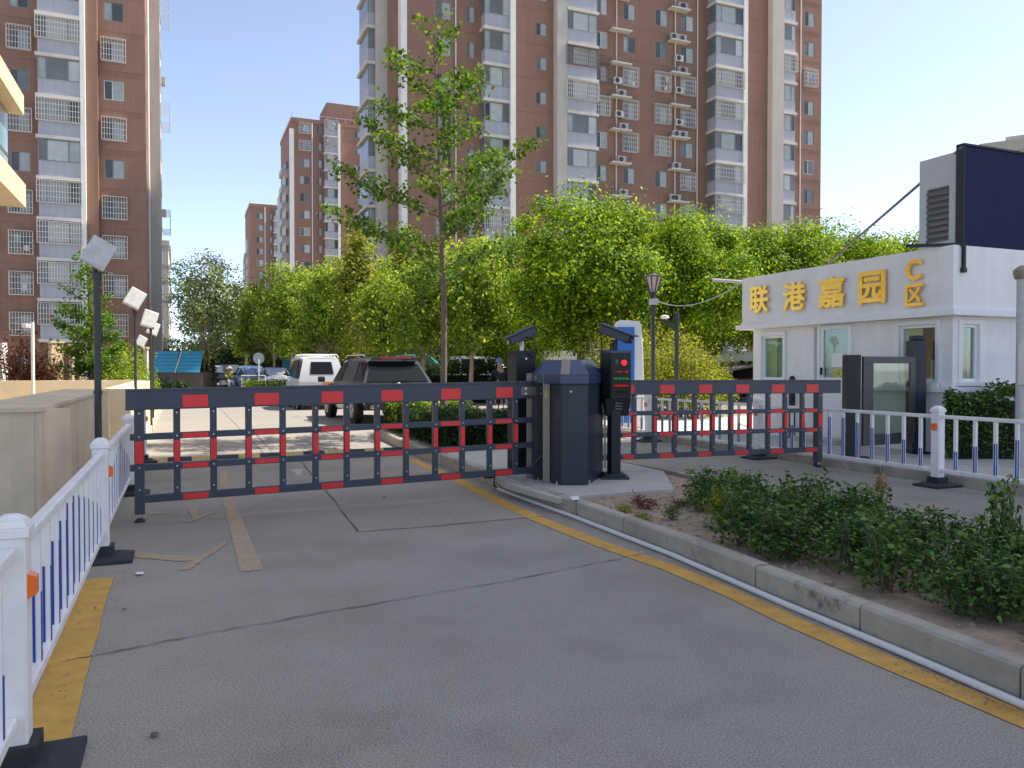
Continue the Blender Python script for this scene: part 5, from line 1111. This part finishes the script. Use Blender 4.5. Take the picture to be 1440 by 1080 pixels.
shrub('grass_tuft', 'small green grass tuft on the bare soil by the kerb', SG, G(878, 722, .125), 1.0, cat='grass'); shrub('grass_tuft', 'paler low grass tuft right of the small green tuft', SG, G(905, 733, .125), .9, cat='grass')
SR = shrub_proto(.16, .09, 170, .05, 'leaf_red', 8, aspect=.15, fold=0)
shrub('dead_grass', 'dry reddish heap of dead grass on the bare soil', SR, G(908, 716, .125), 1.0, cat='dead grass'); shrub('dead_grass', 'smaller dry brown clump nearer the shrubs', SR, G(957, 714, .125), .7, cat='dead grass'); shrub('small_plant', 'little dark leaved seedling before the shrubs', SD[0], G(945, 732, .125), .3)
b = MB()
for i in range(900):
    q = Vector(P(random.uniform(3.65, 5.6), random.uniform(1.2, 8.7), .125)); r_ = random.uniform(.006, .022) * (1.6 if i % 9 == 0 else 1); b.lathe(q, [(r_, 0), (r_ * .8, r_ * .6), (r_ * .2, r_ * .9)], 5)
setp(b.build('soil_clods', 'soil'), 'brown clods and pebbles scattered on the bare soil of the island', 'soil clods', kind='stuff')
b = MB()
for i in range(60): q = Vector(P(random.uniform(3.6, 5.2), random.uniform(1, 8.4), .13)); a = random.uniform(0, 6.28); l = random.uniform(.02, .05); dv = Vector((math.cos(a), math.sin(a), 0)) * l; nv = Vector((-dv.y, dv.x, 0)) * .35; b.add([q, q + dv * .5 + nv + Vector((0, 0, .006)), q + dv, q + dv * .5 - nv + Vector((0, 0, .004))], [(0, 1, 2, 3)])
setp(b.build('leaf_litter', 'leaf_dry'), 'dry fallen leaves scattered on the island soil', 'leaf litter', kind='stuff')
# litter on the road
for i, (px, py, r_) in enumerate(((213, 1037, .018), (172, 858, .012), (131, 857, .008), (402, 912, .006), (540, 700, .02))):
    part('road_speck', 'tar', None, lambda b: b.lathe(G(px, py, .01), [(r_, 0), (r_ * .7, r_ * .4), (.001, r_ * .5)], 6), label=('largest dark pebble lying on the near asphalt lower left', 'small dark pebble beside the left yellow line', 'tiny dark pebble on the left yellow line', 'tiny dark speck in the middle of the lane', 'small dark leaf on the asphalt just before the left gate')[i], cat='pebble')
part('paper_scrap', 'white_trim', None, lambda b: b.add([G(736 + a_, 701 + e_, .175 + z_) for a_, e_, z_ in ((65, -2, 0), (78, -3, .01), (80, 2, .0), (69, 3, .012))], [(0, 1, 2, 3)]), label='crumpled white paper scrap on the pad edge before the cabinet', cat='litter')
part('paper_scrap', 'white_trim', None, lambda b: b.add([G(188, 806, .012), G(199, 805, .02), G(200, 808, .012), G(190, 809, .015)], [(0, 1, 2, 3)]), label='tiny white paper scrap on the asphalt by the left fence base', cat='litter')
# ---- hedges: a dense leafy box each
def hedge(label, quad4, h, n, ls, m, z0=.1, core=True, name='clipped_hedge'):
    q = [Vector(p) for p in quad4]; t = thing(name, label, 'hedge', q[0]); o = rootloc(t)
    s, tt, w = rng.uniform(0, 1, n), rng.uniform(0, 1, n), rng.uniform(0, 1, n) ** .7
    face = rng.integers(0, 4, n); s = np.where(face == 0, 0.0, np.where(face == 1, 1.0, s)); tt = np.where(face == 2, 0.0, tt); w = np.where(face == 3, 1.0, w)
    A, B, C, D = [np.array(p) for p in q]
    p = (A[None] * (1 - s)[:, None] + B[None] * s[:, None]) * (1 - tt)[:, None] + (D[None] * (1 - s)[:, None] + C[None] * s[:, None]) * tt[:, None]
    bump = 1 + .10 * np.sin(p[:, 0] * 5.1 + 1) + .08 * np.sin(p[:, 1] * 6.7); p[:, 2] = z0 + w * h * bump; p += rng.normal(size=(n, 3)) * ls * .7; p -= np.array(o)
    link('foliage', leaf_mesh('foliage', p, ls, m, .6, .5, .2), t)
    if core:
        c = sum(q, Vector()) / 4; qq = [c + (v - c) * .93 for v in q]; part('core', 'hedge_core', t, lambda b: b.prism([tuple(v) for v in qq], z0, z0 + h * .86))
    return t
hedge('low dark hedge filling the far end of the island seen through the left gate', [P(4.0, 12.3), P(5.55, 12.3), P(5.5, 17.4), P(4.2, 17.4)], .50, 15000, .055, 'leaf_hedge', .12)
hedge('sunlit low shrubs at the island nose behind the left gate', [P(4.05, 15.9), P(5.6, 15.9), P(5.3, 17.9), P(4.4, 17.9)], .62, 3500, .06, 'leaf_street', .12, core=False)
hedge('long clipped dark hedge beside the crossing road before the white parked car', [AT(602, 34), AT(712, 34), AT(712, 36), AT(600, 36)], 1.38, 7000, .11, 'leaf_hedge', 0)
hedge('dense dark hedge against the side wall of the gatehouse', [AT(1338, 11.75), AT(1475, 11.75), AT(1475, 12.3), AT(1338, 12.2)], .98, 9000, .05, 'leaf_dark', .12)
hedge('low green planting before the brown base of the blue shed', [AT(222, 52), AT(262, 52), AT(262, 54), AT(222, 54)], .35, 1500, .2, 'leaf_hedge', 0, core=False)
hedge('dark bush right of the blue shed', [AT(284, 60), AT(297, 60), AT(297, 63), AT(284, 63)], 2.0, 1500, .22, 'leaf_hedge', 0)
hedge('low flowering strip of planting in front of the far parked cars', [AT(350, 44), AT(405, 44), AT(405, 46), AT(350, 46)], .62, 1600, .16, 'leaf_street', 0, core=False)
# background mass of greenery closing the views under the crowns
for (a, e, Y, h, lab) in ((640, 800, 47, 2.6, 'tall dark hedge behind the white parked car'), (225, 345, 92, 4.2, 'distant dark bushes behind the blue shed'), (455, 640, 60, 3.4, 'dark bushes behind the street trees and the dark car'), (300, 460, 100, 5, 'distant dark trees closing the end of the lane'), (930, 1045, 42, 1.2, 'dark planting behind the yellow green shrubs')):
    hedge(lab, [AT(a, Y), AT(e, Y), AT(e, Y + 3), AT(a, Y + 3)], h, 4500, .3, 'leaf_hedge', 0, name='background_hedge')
SY = [shrub_proto(.95, 2.5, 2600, .10, 'leaf_yellow', 14, fold=0, p=.5) for _ in range(2)]
SGn = shrub_proto(.9, 2.0, 2400, .10, 'leaf_street', 14, fold=0, p=.5)
for px, Y, s, sz, lab in ((845, 24, .9, 1.0, 'light green bush between the gate cabinet and the kiosk'), (935, 21.5, .85, .92, 'yellow green bush right behind the lantern post'), (975, 21.5, .9, .82, 'yellow green bush right of the camera post'), (1003, 22.5, .75, .68, 'lower yellow green bush nearest the gatehouse'), (897, 23, .8, 1.1, 'yellow green bush above the kiosk'), (955, 24, 1.0, 1.0, 'tall yellow green bush between the lantern and the camera post')):
    shrub('yellow_green_bush', lab, SY[int(px) % 2], AT(px, Y), s, sz=sz)
for px, Y, s, sz, lab in ((172, 24.5, .8, .9, 'bright green bush between the first two floodlights'), (196, 26, .7, .9, 'green bush beside the second floodlight pole'), (157, 24, .45, .6, 'small green bush left of the bright green bush')):
    shrub('green_bush', lab, SGn, AT(px, Y), s, sz=sz)
SRd = shrub_proto(.9, 2.0, 1300, .09, 'leaf_red', 22, fold=0, p=.6)
for px, Y, s, sz, lab in ((20, 24.5, 1.1, 1.15, 'reddish leaved shrub at the left edge above the ramp wall'), (52, 25, .95, 1.05, 'reddish shrub just left of the widest yellow pier'), (148, 26, .7, .85, 'small reddish shrub behind the nearest floodlight pole'), (66, 26, .7, .75, 'low reddish shrub touching the widest yellow pier')):
    shrub('red_leaf_shrub', lab, SRd, AT(px, Y), s, sz=sz)
# low pale building and wall behind the trees on the right
t = thing('low_building', 'low pale building glimpsed under the trees behind the bushes', 'building', AT(1030, 46)); part('wall', 'cream_render', t, lambda b: b.box(AT(760, 46).x, AT(1120, 46).x, 46, 52, 0, 1.9)); part('roof', 'white_trim', t, lambda b: b.box(AT(755, 46).x, AT(1125, 46).x, 45.6, 52.4, 1.9, 2.5))
for i in range(9): part('window', 'pane_dark', t, lambda b: b.box(AT(775 + 38 * i, 46).x, AT(793 + 38 * i, 46).x, 45.95, 46.02, .8, 1.6))
t = thing('white_railing', 'white upright railing under the round tree behind the cabinet', 'railing', AT(800, 33))
for i in range(24): part('bar', 'white_trim', t, lambda b: b.box(AT(792, 33).x + i * .12, AT(792, 33).x + i * .12 + .03, 33, 33.03, 0, 1.75))
part('rail', 'white_trim', t, lambda b: (b.box(AT(792, 33).x, AT(792, 33).x + 2.8, 32.99, 33.04, 1.72, 1.77), b.box(AT(792, 33).x, AT(792, 33).x + 2.8, 32.99, 33.04, .3, .35)))
# ================================================================ VEHICLES
def car(name, label, loc, rz, body, rings, wheels, wr=.35, ww=.22, glass=((1, 2), (2, 3)), tail=True, roof_rails=False, spoiler=False, dark=False, front_lights=True, rw=.90, plate='white_trim', detail=True, cat='car', trim='dark_charcoal'):
    """x forward, y left. rings rear to front: ((x_bottom,x_belt,x_top),(zb,zbelt,ztop),(wb,wbelt,wtop))"""
    t = thing(name, label, cat, loc, rz, world=False)
    b = MB(); RG = []
    for (xs, zs_, ws) in rings:
        zm = zs_[0] + (zs_[1] - zs_[0]) * .55; hb = [(xs[0], ws[0], zs_[0]), (xs[0] + (xs[1] - xs[0]) * .3, ws[1] * 1.02, zm), (xs[1], ws[1], zs_[1]), (xs[2], ws[2], zs_[2] - .04), (xs[2], ws[2] * .82, zs_[2]), (xs[2], 0, zs_[2] + .02)]
        RG.append(hb)
    n = 12
    vs = []
    for hb in RG: vs += [(x, y, z) for x, y, z in hb] + [(x, -y, z) for x, y, z in hb[::-1]]
    fs = []
    for i in range(len(RG) - 1):
        for k in range(n - 1): fs.append((i * n + k, i * n + k + 1, (i + 1) * n + k + 1, (i + 1) * n + k))
        fs.append((i * n + n - 1, i * n, (i + 1) * n, (i + 1) * n + n - 1))
    for base in (0, (len(RG) - 1) * n):
        for k in range(5): fs.append((base + k, base + k + 1, base + n - 2 - k, base + n - 1 - k))
    b.add(vs, fs); bo = b.build('body', body, t, smooth=True, bevel=.025)
    def lerp(p, q, s): return Vector(p) + (Vector(q) - Vector(p)) * s
    for (i, j) in glass:
        for sd in (1, -1):
            a0, a1 = Vector(RG[i][2]), Vector(RG[i][3]); c0_, c1_ = Vector(RG[j][2]), Vector(RG[j][3])
            A, B_, C, D = lerp(a0, a1, .08), lerp(c0_, c1_, .08), lerp(c0_, c1_, .9), lerp(a0, a1, .9)
            A, B_ = lerp(A, B_, .04), lerp(A, B_, .96); D, C = lerp(D, C, .05), lerp(D, C, .95)
            off = Vector((0, .014, .004)); q = [v + off for v in (A, B_, C, D)] + [v - off * .5 for v in (A, B_, C, D)]
            m_ = MB(); m_.add([(v.x, v.y * sd, v.z) for v in q], [(0, 1, 2, 3), (7, 6, 5, 4), (0, 4, 5, 1), (1, 5, 6, 2), (2, 6, 7, 3), (3, 7, 4, 0)]); m_.build('side_window', 'car_glass', t)
    for idx, sgn, nm in ((0, -1, 'rear_window'),):
        a, c = Vector(RG[idx][2]), Vector(RG[idx][3]); A, D = lerp(a, c, .06 if rw > .8 else .28), lerp(a, c, .86); k = rw
        q = [Vector((A.x, A.y * k, A.z)), Vector((A.x, -A.y * k, A.z)), Vector((D.x, -D.y * k, D.z)), Vector((D.x, D.y * k, D.z))]; o = Vector((sgn * .02, 0, .012))
        m_ = MB(); m_.add([v + o for v in q] + [v - o * .6 for v in q], [(0, 1, 2, 3), (7, 6, 5, 4), (0, 4, 5, 1), (1, 5, 6, 2), (2, 6, 7, 3), (3, 7, 4, 0)]); m_.build(nm, 'car_glass', t)
        if detail:
            w_ = MB(); w_.beam(lerp(q[0], q[1], .42) + o * 1.6, lerp(q[0], q[1], .72) + o * 1.6 + Vector((0, 0, .06)), .012, .02); w_.build('wiper', 'dark_charcoal', t)
    # windscreen between the last cabin ring and the bonnet ring
    i = glass[-1][1]; a, c = Vector(RG[i][3]), Vector(RG[i + 1][2]) if i + 1 < len(RG) else Vector(RG[i][2])
    A, D = lerp(c, a, .08), lerp(c, a, .92); q = [Vector((A.x, A.y * .9, A.z)), Vector((A.x, -A.y * .9, A.z)), Vector((D.x, -D.y * .92, D.z)), Vector((D.x, D.y * .92, D.z))]; o = Vector((.02, 0, .02))
    m_ = MB(); m_.add([v + o for v in q] + [v - o * .5 for v in q], [(3, 2, 1, 0), (4, 5, 6, 7), (0, 4, 5, 1), (1, 5, 6, 2), (2, 6, 7, 3), (3, 7, 4, 0)]); m_.build('windscreen', 'car_glass', t)
    xr = rings[0][0][0]; xf = rings[-1][0][0]; wb = rings[0][2][1]; zb = rings[0][1][0]; zbelt = rings[0][1][1]
    for wx in wheels:
        for sd in (1, -1):
            yy = rings[1][2][1] * sd; m_ = MB(); m_.disc((wx, yy + .008 * sd, wr + .02), (0, 1, 0), wr + .06, 20, thick=.03); m_.build('wheel_arch', trim, t)
            w_ = MB(); w_.lathe((0, 0, 0), [(wr * .6, -ww / 2), (wr * .95, -ww / 2), (wr, -ww / 2 + .03), (wr, ww / 2 - .03), (wr * .95, ww / 2), (wr * .6, ww / 2)], 24)
            wo = w_.build('wheel', 'tyre', t, smooth=True); wo.location = (wx, yy - sd * (ww / 2 - .05), wr); wo.rotation_euler = (R(90), 0, 0)
            r_ = MB(); r_.lathe((0, 0, 0), [(.05, ww / 2 + .006), (wr * .62, ww / 2 + .004), (wr * .62, -ww / 2 - .004), (.05, -ww / 2 - .006)], 20)
            for k in range(5): a_ = k * 1.2566; r_.beam((.04 * math.cos(a_), .04 * math.sin(a_), (ww / 2 + .01) * -sd), (wr * .6 * math.cos(a_), wr * .6 * math.sin(a_), (ww / 2 + .008) * -sd), .05, .02)
            r_.build('rim', 'rim', wo)
    for sd in (1, -1):
        m_ = MB(); y1, y0 = wb * .99, wb * .66; m_.box(xr - .02, xr + .12, min(y0 * sd, y1 * sd), max(y0 * sd, y1 * sd), zbelt - .20, zbelt + .03); m_.build('tail_light', 'tail_red', t, bevel=.02)
        if front_lights: m_ = MB(); m_.box(xf - .10, xf + .02, min(wb * .6 * sd, wb * .93 * sd), max(wb * .6 * sd, wb * .93 * sd), .62, .76); m_.build('headlight', 'chrome', t, bevel=.02)
        m_ = MB(); mx_ = rings[-2][0][1] - .25; m_.box(mx_ - .08, mx_ + .06, sd * (wb + .02) if sd > 0 else -wb - .22, sd * (wb + .22) if sd > 0 else -wb - .02, rings[2][1][1] + .0, rings[2][1][1] + .16); m_.build('mirror', trim, t, bevel=.03)
    part('rear_bumper', trim, t, lambda b: b.box(xr - .05, xr + .1, -wb * .9, wb * .9, zb, zb + .22), bevel=.03)
    part('number_plate', plate, t, lambda b: b.box(xr - .03, xr + .0, -.22, .22, zbelt - .42, zbelt - .29))
    return t, RG
mat('paint_black_green', (.018, .022, .022), .22, .3, coat=.8); mat('paint_white', (.62, .62, .64), .3, coat=.5); mat('paint_blue', (.10, .16, .30), .3, .2, coat=.5); mat('paint_silver', (.36, .37, .39), .3, .5, coat=.5); mat('paint_red', (.12, .012, .018), .3, coat=.6)
hd = TH + R(90)
SUV = [((-2.30, -2.36, -1.95), (.38, 1.08, 1.70), (.80, .94, .68)), ((-1.55, -1.55, -1.45), (.34, 1.08, 1.76), (.90, .96, .72)), ((-.1, -.1, -.1), (.34, 1.06, 1.77), (.90, .96, .73)), ((.95, .95, .55), (.34, 1.06, 1.72), (.90, .96, .70)), ((1.30, 1.30, 1.28), (.34, 1.02, 1.06), (.9, .95, .80)), ((2.25, 2.25, 2.2), (.40, .90, .94), (.84, .90, .75)), ((2.42, 2.40, 2.38), (.45, .7, .75), (.7, .78, .6))]
sp = AT(525, 22.9); suv, RG = car('parked_suv', 'large dark sport utility vehicle seen from behind through the left gate', sp, hd + R(3), 'paint_black_green', SUV, (-1.45, 1.5), .38, .24, glass=((0, 1), (1, 2), (2, 3)))
part('spoiler', 'paint_black_green', suv, lambda b: b.box(-2.16, -1.80, -.66, .66, 1.72, 1.775), bevel=.02); part('brake_light', 'tail_red', suv, lambda b: b.box(-2.175, -2.155, -.42, .42, 1.725, 1.765))
for sd in (1, -1):
    part('roof_rail', 'chrome', suv, lambda b: b.tube([(-1.75, sd * .70, 1.76), (-1.6, sd * .71, 1.83), (.1, sd * .72, 1.84), (.4, sd * .70, 1.76)], .022, 8), smooth=True)
    part('exhaust_tip', 'chrome', suv, lambda b: b.box(-2.40, -2.30, sd * .62 - .13, sd * .62 + .13, .42, .52), bevel=.02); part('bumper_reflector', 'tail_red', suv, lambda b: b.box(-2.37, -2.33, sd * .70 - .15, sd * .70 + .15, .60, .66))
part('chrome_bar', 'chrome', suv, lambda b: b.box(-2.37, -2.33, -.6, .6, .93, .96)); part('emblem', 'chrome', suv, lambda b: (b.tube([(-2.385, .085 * math.cos(a), 1.01 + .085 * math.sin(a)) for a in np.linspace(0, 6.283, 17)], .009, 5, cap=False), [b.beam((-2.385, 0, 1.01), (-2.385, .08 * math.cos(a), 1.01 + .08 * math.sin(a)), .012, .012) for a in (1.57, 3.665, 5.76)]))
VAN = [((-1.95, -2.0, -1.72), (.35, 1.05, 1.84), (.72, .80, .62)), ((-1.2, -1.2, -1.2), (.32, 1.05, 1.90), (.78, .81, .66)), ((.2, .2, .1), (.32, 1.04, 1.90), (.78, .81, .66)), ((1.2, 1.2, .75), (.32, 1.02, 1.84), (.78, .81, .64)), ((1.75, 1.75, 1.6), (.35, .95, 1.05), (.76, .80, .62)), ((2.0, 1.98, 1.95), (.4, .7, .85), (.68, .72, .55))]
van, _ = car('parked_minivan', 'white minivan with a small rear window parked beyond the dark car', AT(441, 30), hd, 'paint_white', VAN, (-1.3, 1.3), .31, .19, glass=((0, 1), (1, 2), (2, 3)), trim='paint_white', rw=.55)
mat('cardboard_orange', (.55, .25, .06), .7)
part('orange_sticker', 'cardboard_orange', van, lambda b: b.box(-2.03, -2.0, -.50, -.05, .80, 1.0)); part('roof_rack', 'white_trim', van, lambda b: [b.tube([(x_, -.66, 1.86), (x_, -.6, 1.97), (x_, .6, 1.97), (x_, .66, 1.86)], .02, 6) for x_ in (-1.5, -.9, -.3, .3)])
SED = [((-2.2, -2.25, -2.2), (.35, .88, .98), (.72, .82, .70)), ((-1.6, -1.6, -1.2), (.3, .92, 1.30), (.82, .87, .60)), ((-.2, -.2, -.2), (.3, .92, 1.45), (.82, .87, .63)), ((.7, .7, .4), (.3, .92, 1.38), (.82, .87, .60)), ((1.2, 1.2, 1.15), (.3, .90, .95), (.82, .86, .72)), ((2.1, 2.1, 2.05), (.35, .70, .76), (.78, .82, .66))]
def sedan(label, px, Y, rz, paint, s=1): c_, _ = car('parked_car', label, AT(px, Y), rz, paint, SED, (-1.3, 1.35), .32, .2, glass=((1, 2), (2, 3)), trim='dark_charcoal', detail=False); c_.scale = (s, s, s); return c_
sedan('light blue car parked at the far end of the lane before the trees', 353, 52, hd + R(180), 'paint_blue', 1.15)
sedan('silver car parked right of the far blue car', 387, 50, hd + R(176), 'paint_silver', 1.08)
sedan('white car at the far left just right of the blue shed', 299, 66, hd, 'paint_white', 1.2)
sedan('dark red car glimpsed between the bushes and the gatehouse', 1050, 38, TH, 'paint_red', 1.1)
sedan('pale car partly hidden by the reddish shrubs on the left', 24, 34, TH + R(10), 'paint_silver', 1.05)
sedan('black car in the shade behind the white minivan', 462, 44, hd + R(180), 'paint_black_green', 1.1)
VANS = [((a_[0] * 1.05, a_[1] * 1.05, a_[2] * 1.05) if 0 else a_, b_, c_) for a_, b_, c_ in VAN]
v2, _ = car('parked_minivan', 'white people carrier parked side on behind the clipped hedge', AT(672, 41), TH + R(4), 'paint_white', VANS, (-1.3, 1.3), .31, .19, glass=((0, 1), (1, 2), (2, 3)), trim='dark_charcoal', detail=False)
v2.scale = (1.1, 1.1, 1.1)
part('box_body', 'lamp_grey', None, lambda b: (b.box(AT(308, 70).x, AT(325, 70).x, 70, 72, .6, Z(513, 70)), b.box(AT(308, 70).x, AT(325, 70).x, 70, 72, .1, .5)), label='small grey green box truck body among the far cars', cat='truck', bevel=.05).name = 'box_truck'
# ================================================================ PEOPLE
def skin_fig(parent, name, m, verts, edges, radii):
    me = bpy.data.meshes.new(name); me.from_pydata(verts, edges, []); me.materials.append(M[m]); o = link(name, me, parent)
    bpy.context.view_layer.objects.active = o; o.modifiers.new('skin', 'SKIN').use_smooth_shade = True
    if not me.skin_vertices:
        bm_ = __import__('bmesh').new(); bm_.from_mesh(me); bm_.verts.layers.skin.verify(); bm_.to_mesh(me); bm_.free()
    for i, r_ in enumerate(radii): sv = me.skin_vertices[0].data[i]; sv.radius = (r_, r_); sv.use_root = i == 0
    s_ = o.modifiers.new('sub', 'SUBSURF'); s_.levels = s_.render_levels = 1; return o
def rider(t, top, trousers, skin, hat, seat_z, lean, hat_brim=0):
    """seated rider facing +x; pelvis at seat height"""
    z = seat_z; ch = (lean, 0, z + .45); nk = (lean + .03, 0, z + .60); hd_ = (lean + .05, 0, z + .74)
    skin_fig(t, 'body', 'skin', [(0, 0, z), (lean * .5, 0, z + .22), ch, nk, hd_, (lean + .06, 0, z + .82), (lean + .02, .2, z + .47), (lean + .22, .25, z + .24), (lean + .45, .22, z + .22), (lean + .02, -.2, z + .47), (lean + .22, -.25, z + .24), (lean + .45, -.22, z + .22), (.02, .1, z - .02), (.38, .12, z - .04), (.32, .12, z - .45), (.42, .12, z - .5), (.02, -.1, z - .02), (.34, -.12, z - .12), (.22, -.12, z - .52), (.32, -.12, z - .56)],
             [(0, 1), (1, 2), (2, 3), (3, 4), (4, 5), (2, 6), (6, 7), (7, 8), (2, 9), (9, 10), (10, 11), (0, 12), (12, 13), (13, 14), (14, 15), (0, 16), (16, 17), (17, 18), (18, 19)],
             [.13, .12, .14, .05, .095, .08, .055, .042, .035, .055, .042, .035, .085, .07, .045, .035, .085, .07, .045, .035])
    skin_fig(t, 'jacket', top, [(0, 0, z + .03), (lean * .5, 0, z + .22), ch, (lean + .02, 0, z + .54), (lean + .02, .2, z + .47), (lean + .22, .25, z + .24), (lean + .40, .22, z + .22), (lean + .02, -.2, z + .47), (lean + .22, -.25, z + .24), (lean + .40, -.22, z + .22)],
             [(0, 1), (1, 2), (2, 3), (2, 4), (4, 5), (5, 6), (2, 7), (7, 8), (8, 9)], [.15, .14, .165, .08, .07, .055, .05, .07, .055, .05])
    skin_fig(t, 'trousers', trousers, [(0, 0, z), (.02, .1, z - .02), (.38, .12, z - .04), (.32, .12, z - .42), (.02, -.1, z - .02), (.34, -.12, z - .12), (.22, -.12, z - .48)], [(0, 1), (1, 2), (2, 3), (0, 4), (4, 5), (5, 6)], [.145, .10, .082, .055, .10, .082, .055])
    b = MB(); c_ = Vector((lean + .05, 0, z + .78)); b.lathe(c_, [(.12, .0), (.125, .05), (.09, .12), (.02, .14)], 14)
    if hat_brim: b.lathe(c_, [(.12, .005), (hat_brim, -.02), (hat_brim, -.012), (.12, .02)], 16)
    b.build('hat', hat, t, smooth=True)
mat('cloth_black', (.015, .016, .02), .8); mat('cloth_yellow', (.38, .36, .05), .8, var=.5, vscale=14); mat('cloth_blue', (.12, .22, .45), .7); mat('straw_pink', (.50, .38, .33), .8); mat('hair_black', (.01, .01, .01), .6)
def bike_wheel(par, x, r_, y=0, m='tyre'):
    b = MB(); b.tube([(x + r_ * math.cos(a), y, r_ + r_ * math.sin(a)) for a in np.linspace(0, 6.283, 25)], .022, 6, cap=False); w = b.build('wheel', m, par, smooth=True)
    q = MB(); [q.beam((x, y, r_), (x + r_ * math.cos(a), y, r_ + r_ * math.sin(a)), .004, .004) for a in np.linspace(0, 6.283, 15)[:-1]]; q.build('spokes', 'chrome', w)
cl = AT(704.5, 26.2)
bk = thing('bicycle', 'white bicycle ridden away beside the left camera column', 'bicycle', cl, hd, world=False)
bike_wheel(bk, -.52, .33); bike_wheel(bk, .52, .33)
part('frame', 'paint_white', bk, lambda b: (b.tube([(-.52, 0, .33), (-.12, 0, .30), (-.22, 0, .82), (-.52, 0, .33)], .018, 6), b.tube([(-.12, 0, .30), (.38, 0, .78), (-.2, 0, .76)], .018, 6), b.tube([(.52, 0, .33), (.38, 0, .80), (.34, 0, .98)], .018, 6), b.tube([(.34, -.26, .98), (.34, .26, .98)], .014, 6)), smooth=True)
part('saddle', 'cloth_black', bk, lambda b: b.box(-.36, -.12, -.07, .07, .82, .87), bevel=.02); part('rear_rack', 'bolt_metal', bk, lambda b: b.box(-.75, -.35, -.06, .06, .70, .715))
pr_ = thing('person', 'person in dark clothes and a blue cap cycling away beside the camera column', 'person', cl, hd, world=False); rider(pr_, 'cloth_black', 'cloth_black', 'skin', 'cloth_blue', .90, .08)
tl = AT(322, 52)
tk = thing('tricycle', 'small cargo tricycle under the person in yellow far down the lane', 'tricycle', tl, hd + R(190), world=False)
bike_wheel(tk, .62, .28); bike_wheel(tk, -.5, .26, .36); bike_wheel(tk, -.5, .26, -.36)
part('frame', 'paint_red', tk, lambda b: (b.tube([(-.5, -.36, .27), (-.5, .36, .27)], .02, 6), b.tube([(-.5, 0, .3), (.1, 0, .32), (.5, 0, .7), (.62, 0, .28)], .022, 6), b.tube([(.46, -.3, .92), (.5, 0, .7), (.46, .3, .92)], .015, 6))); part('cargo_tray', 'paint_silver', tk, lambda b: (b.box(-.95, -.25, -.42, .42, .42, .46), b.box(-.95, -.92, -.42, .42, .46, .72), b.box(-.95, -.25, -.42, -.39, .46, .72), b.box(-.95, -.25, .39, .42, .46, .72)))
part('seat', 'cloth_black', tk, lambda b: b.box(-.18, .12, -.14, .14, .62, .70), bevel=.02); part('front_shield', 'white_trim', tk, lambda b: b.box(.52, .56, -.2, .2, .35, .75), bevel=.03)
pr2 = thing('person', 'person in pinkish hat and yellow floral top riding a tricycle far away', 'person', tl, hd + R(190), world=False); rider(pr2, 'cloth_yellow', 'cloth_black', 'skin', 'straw_pink', .74, .05, .24)
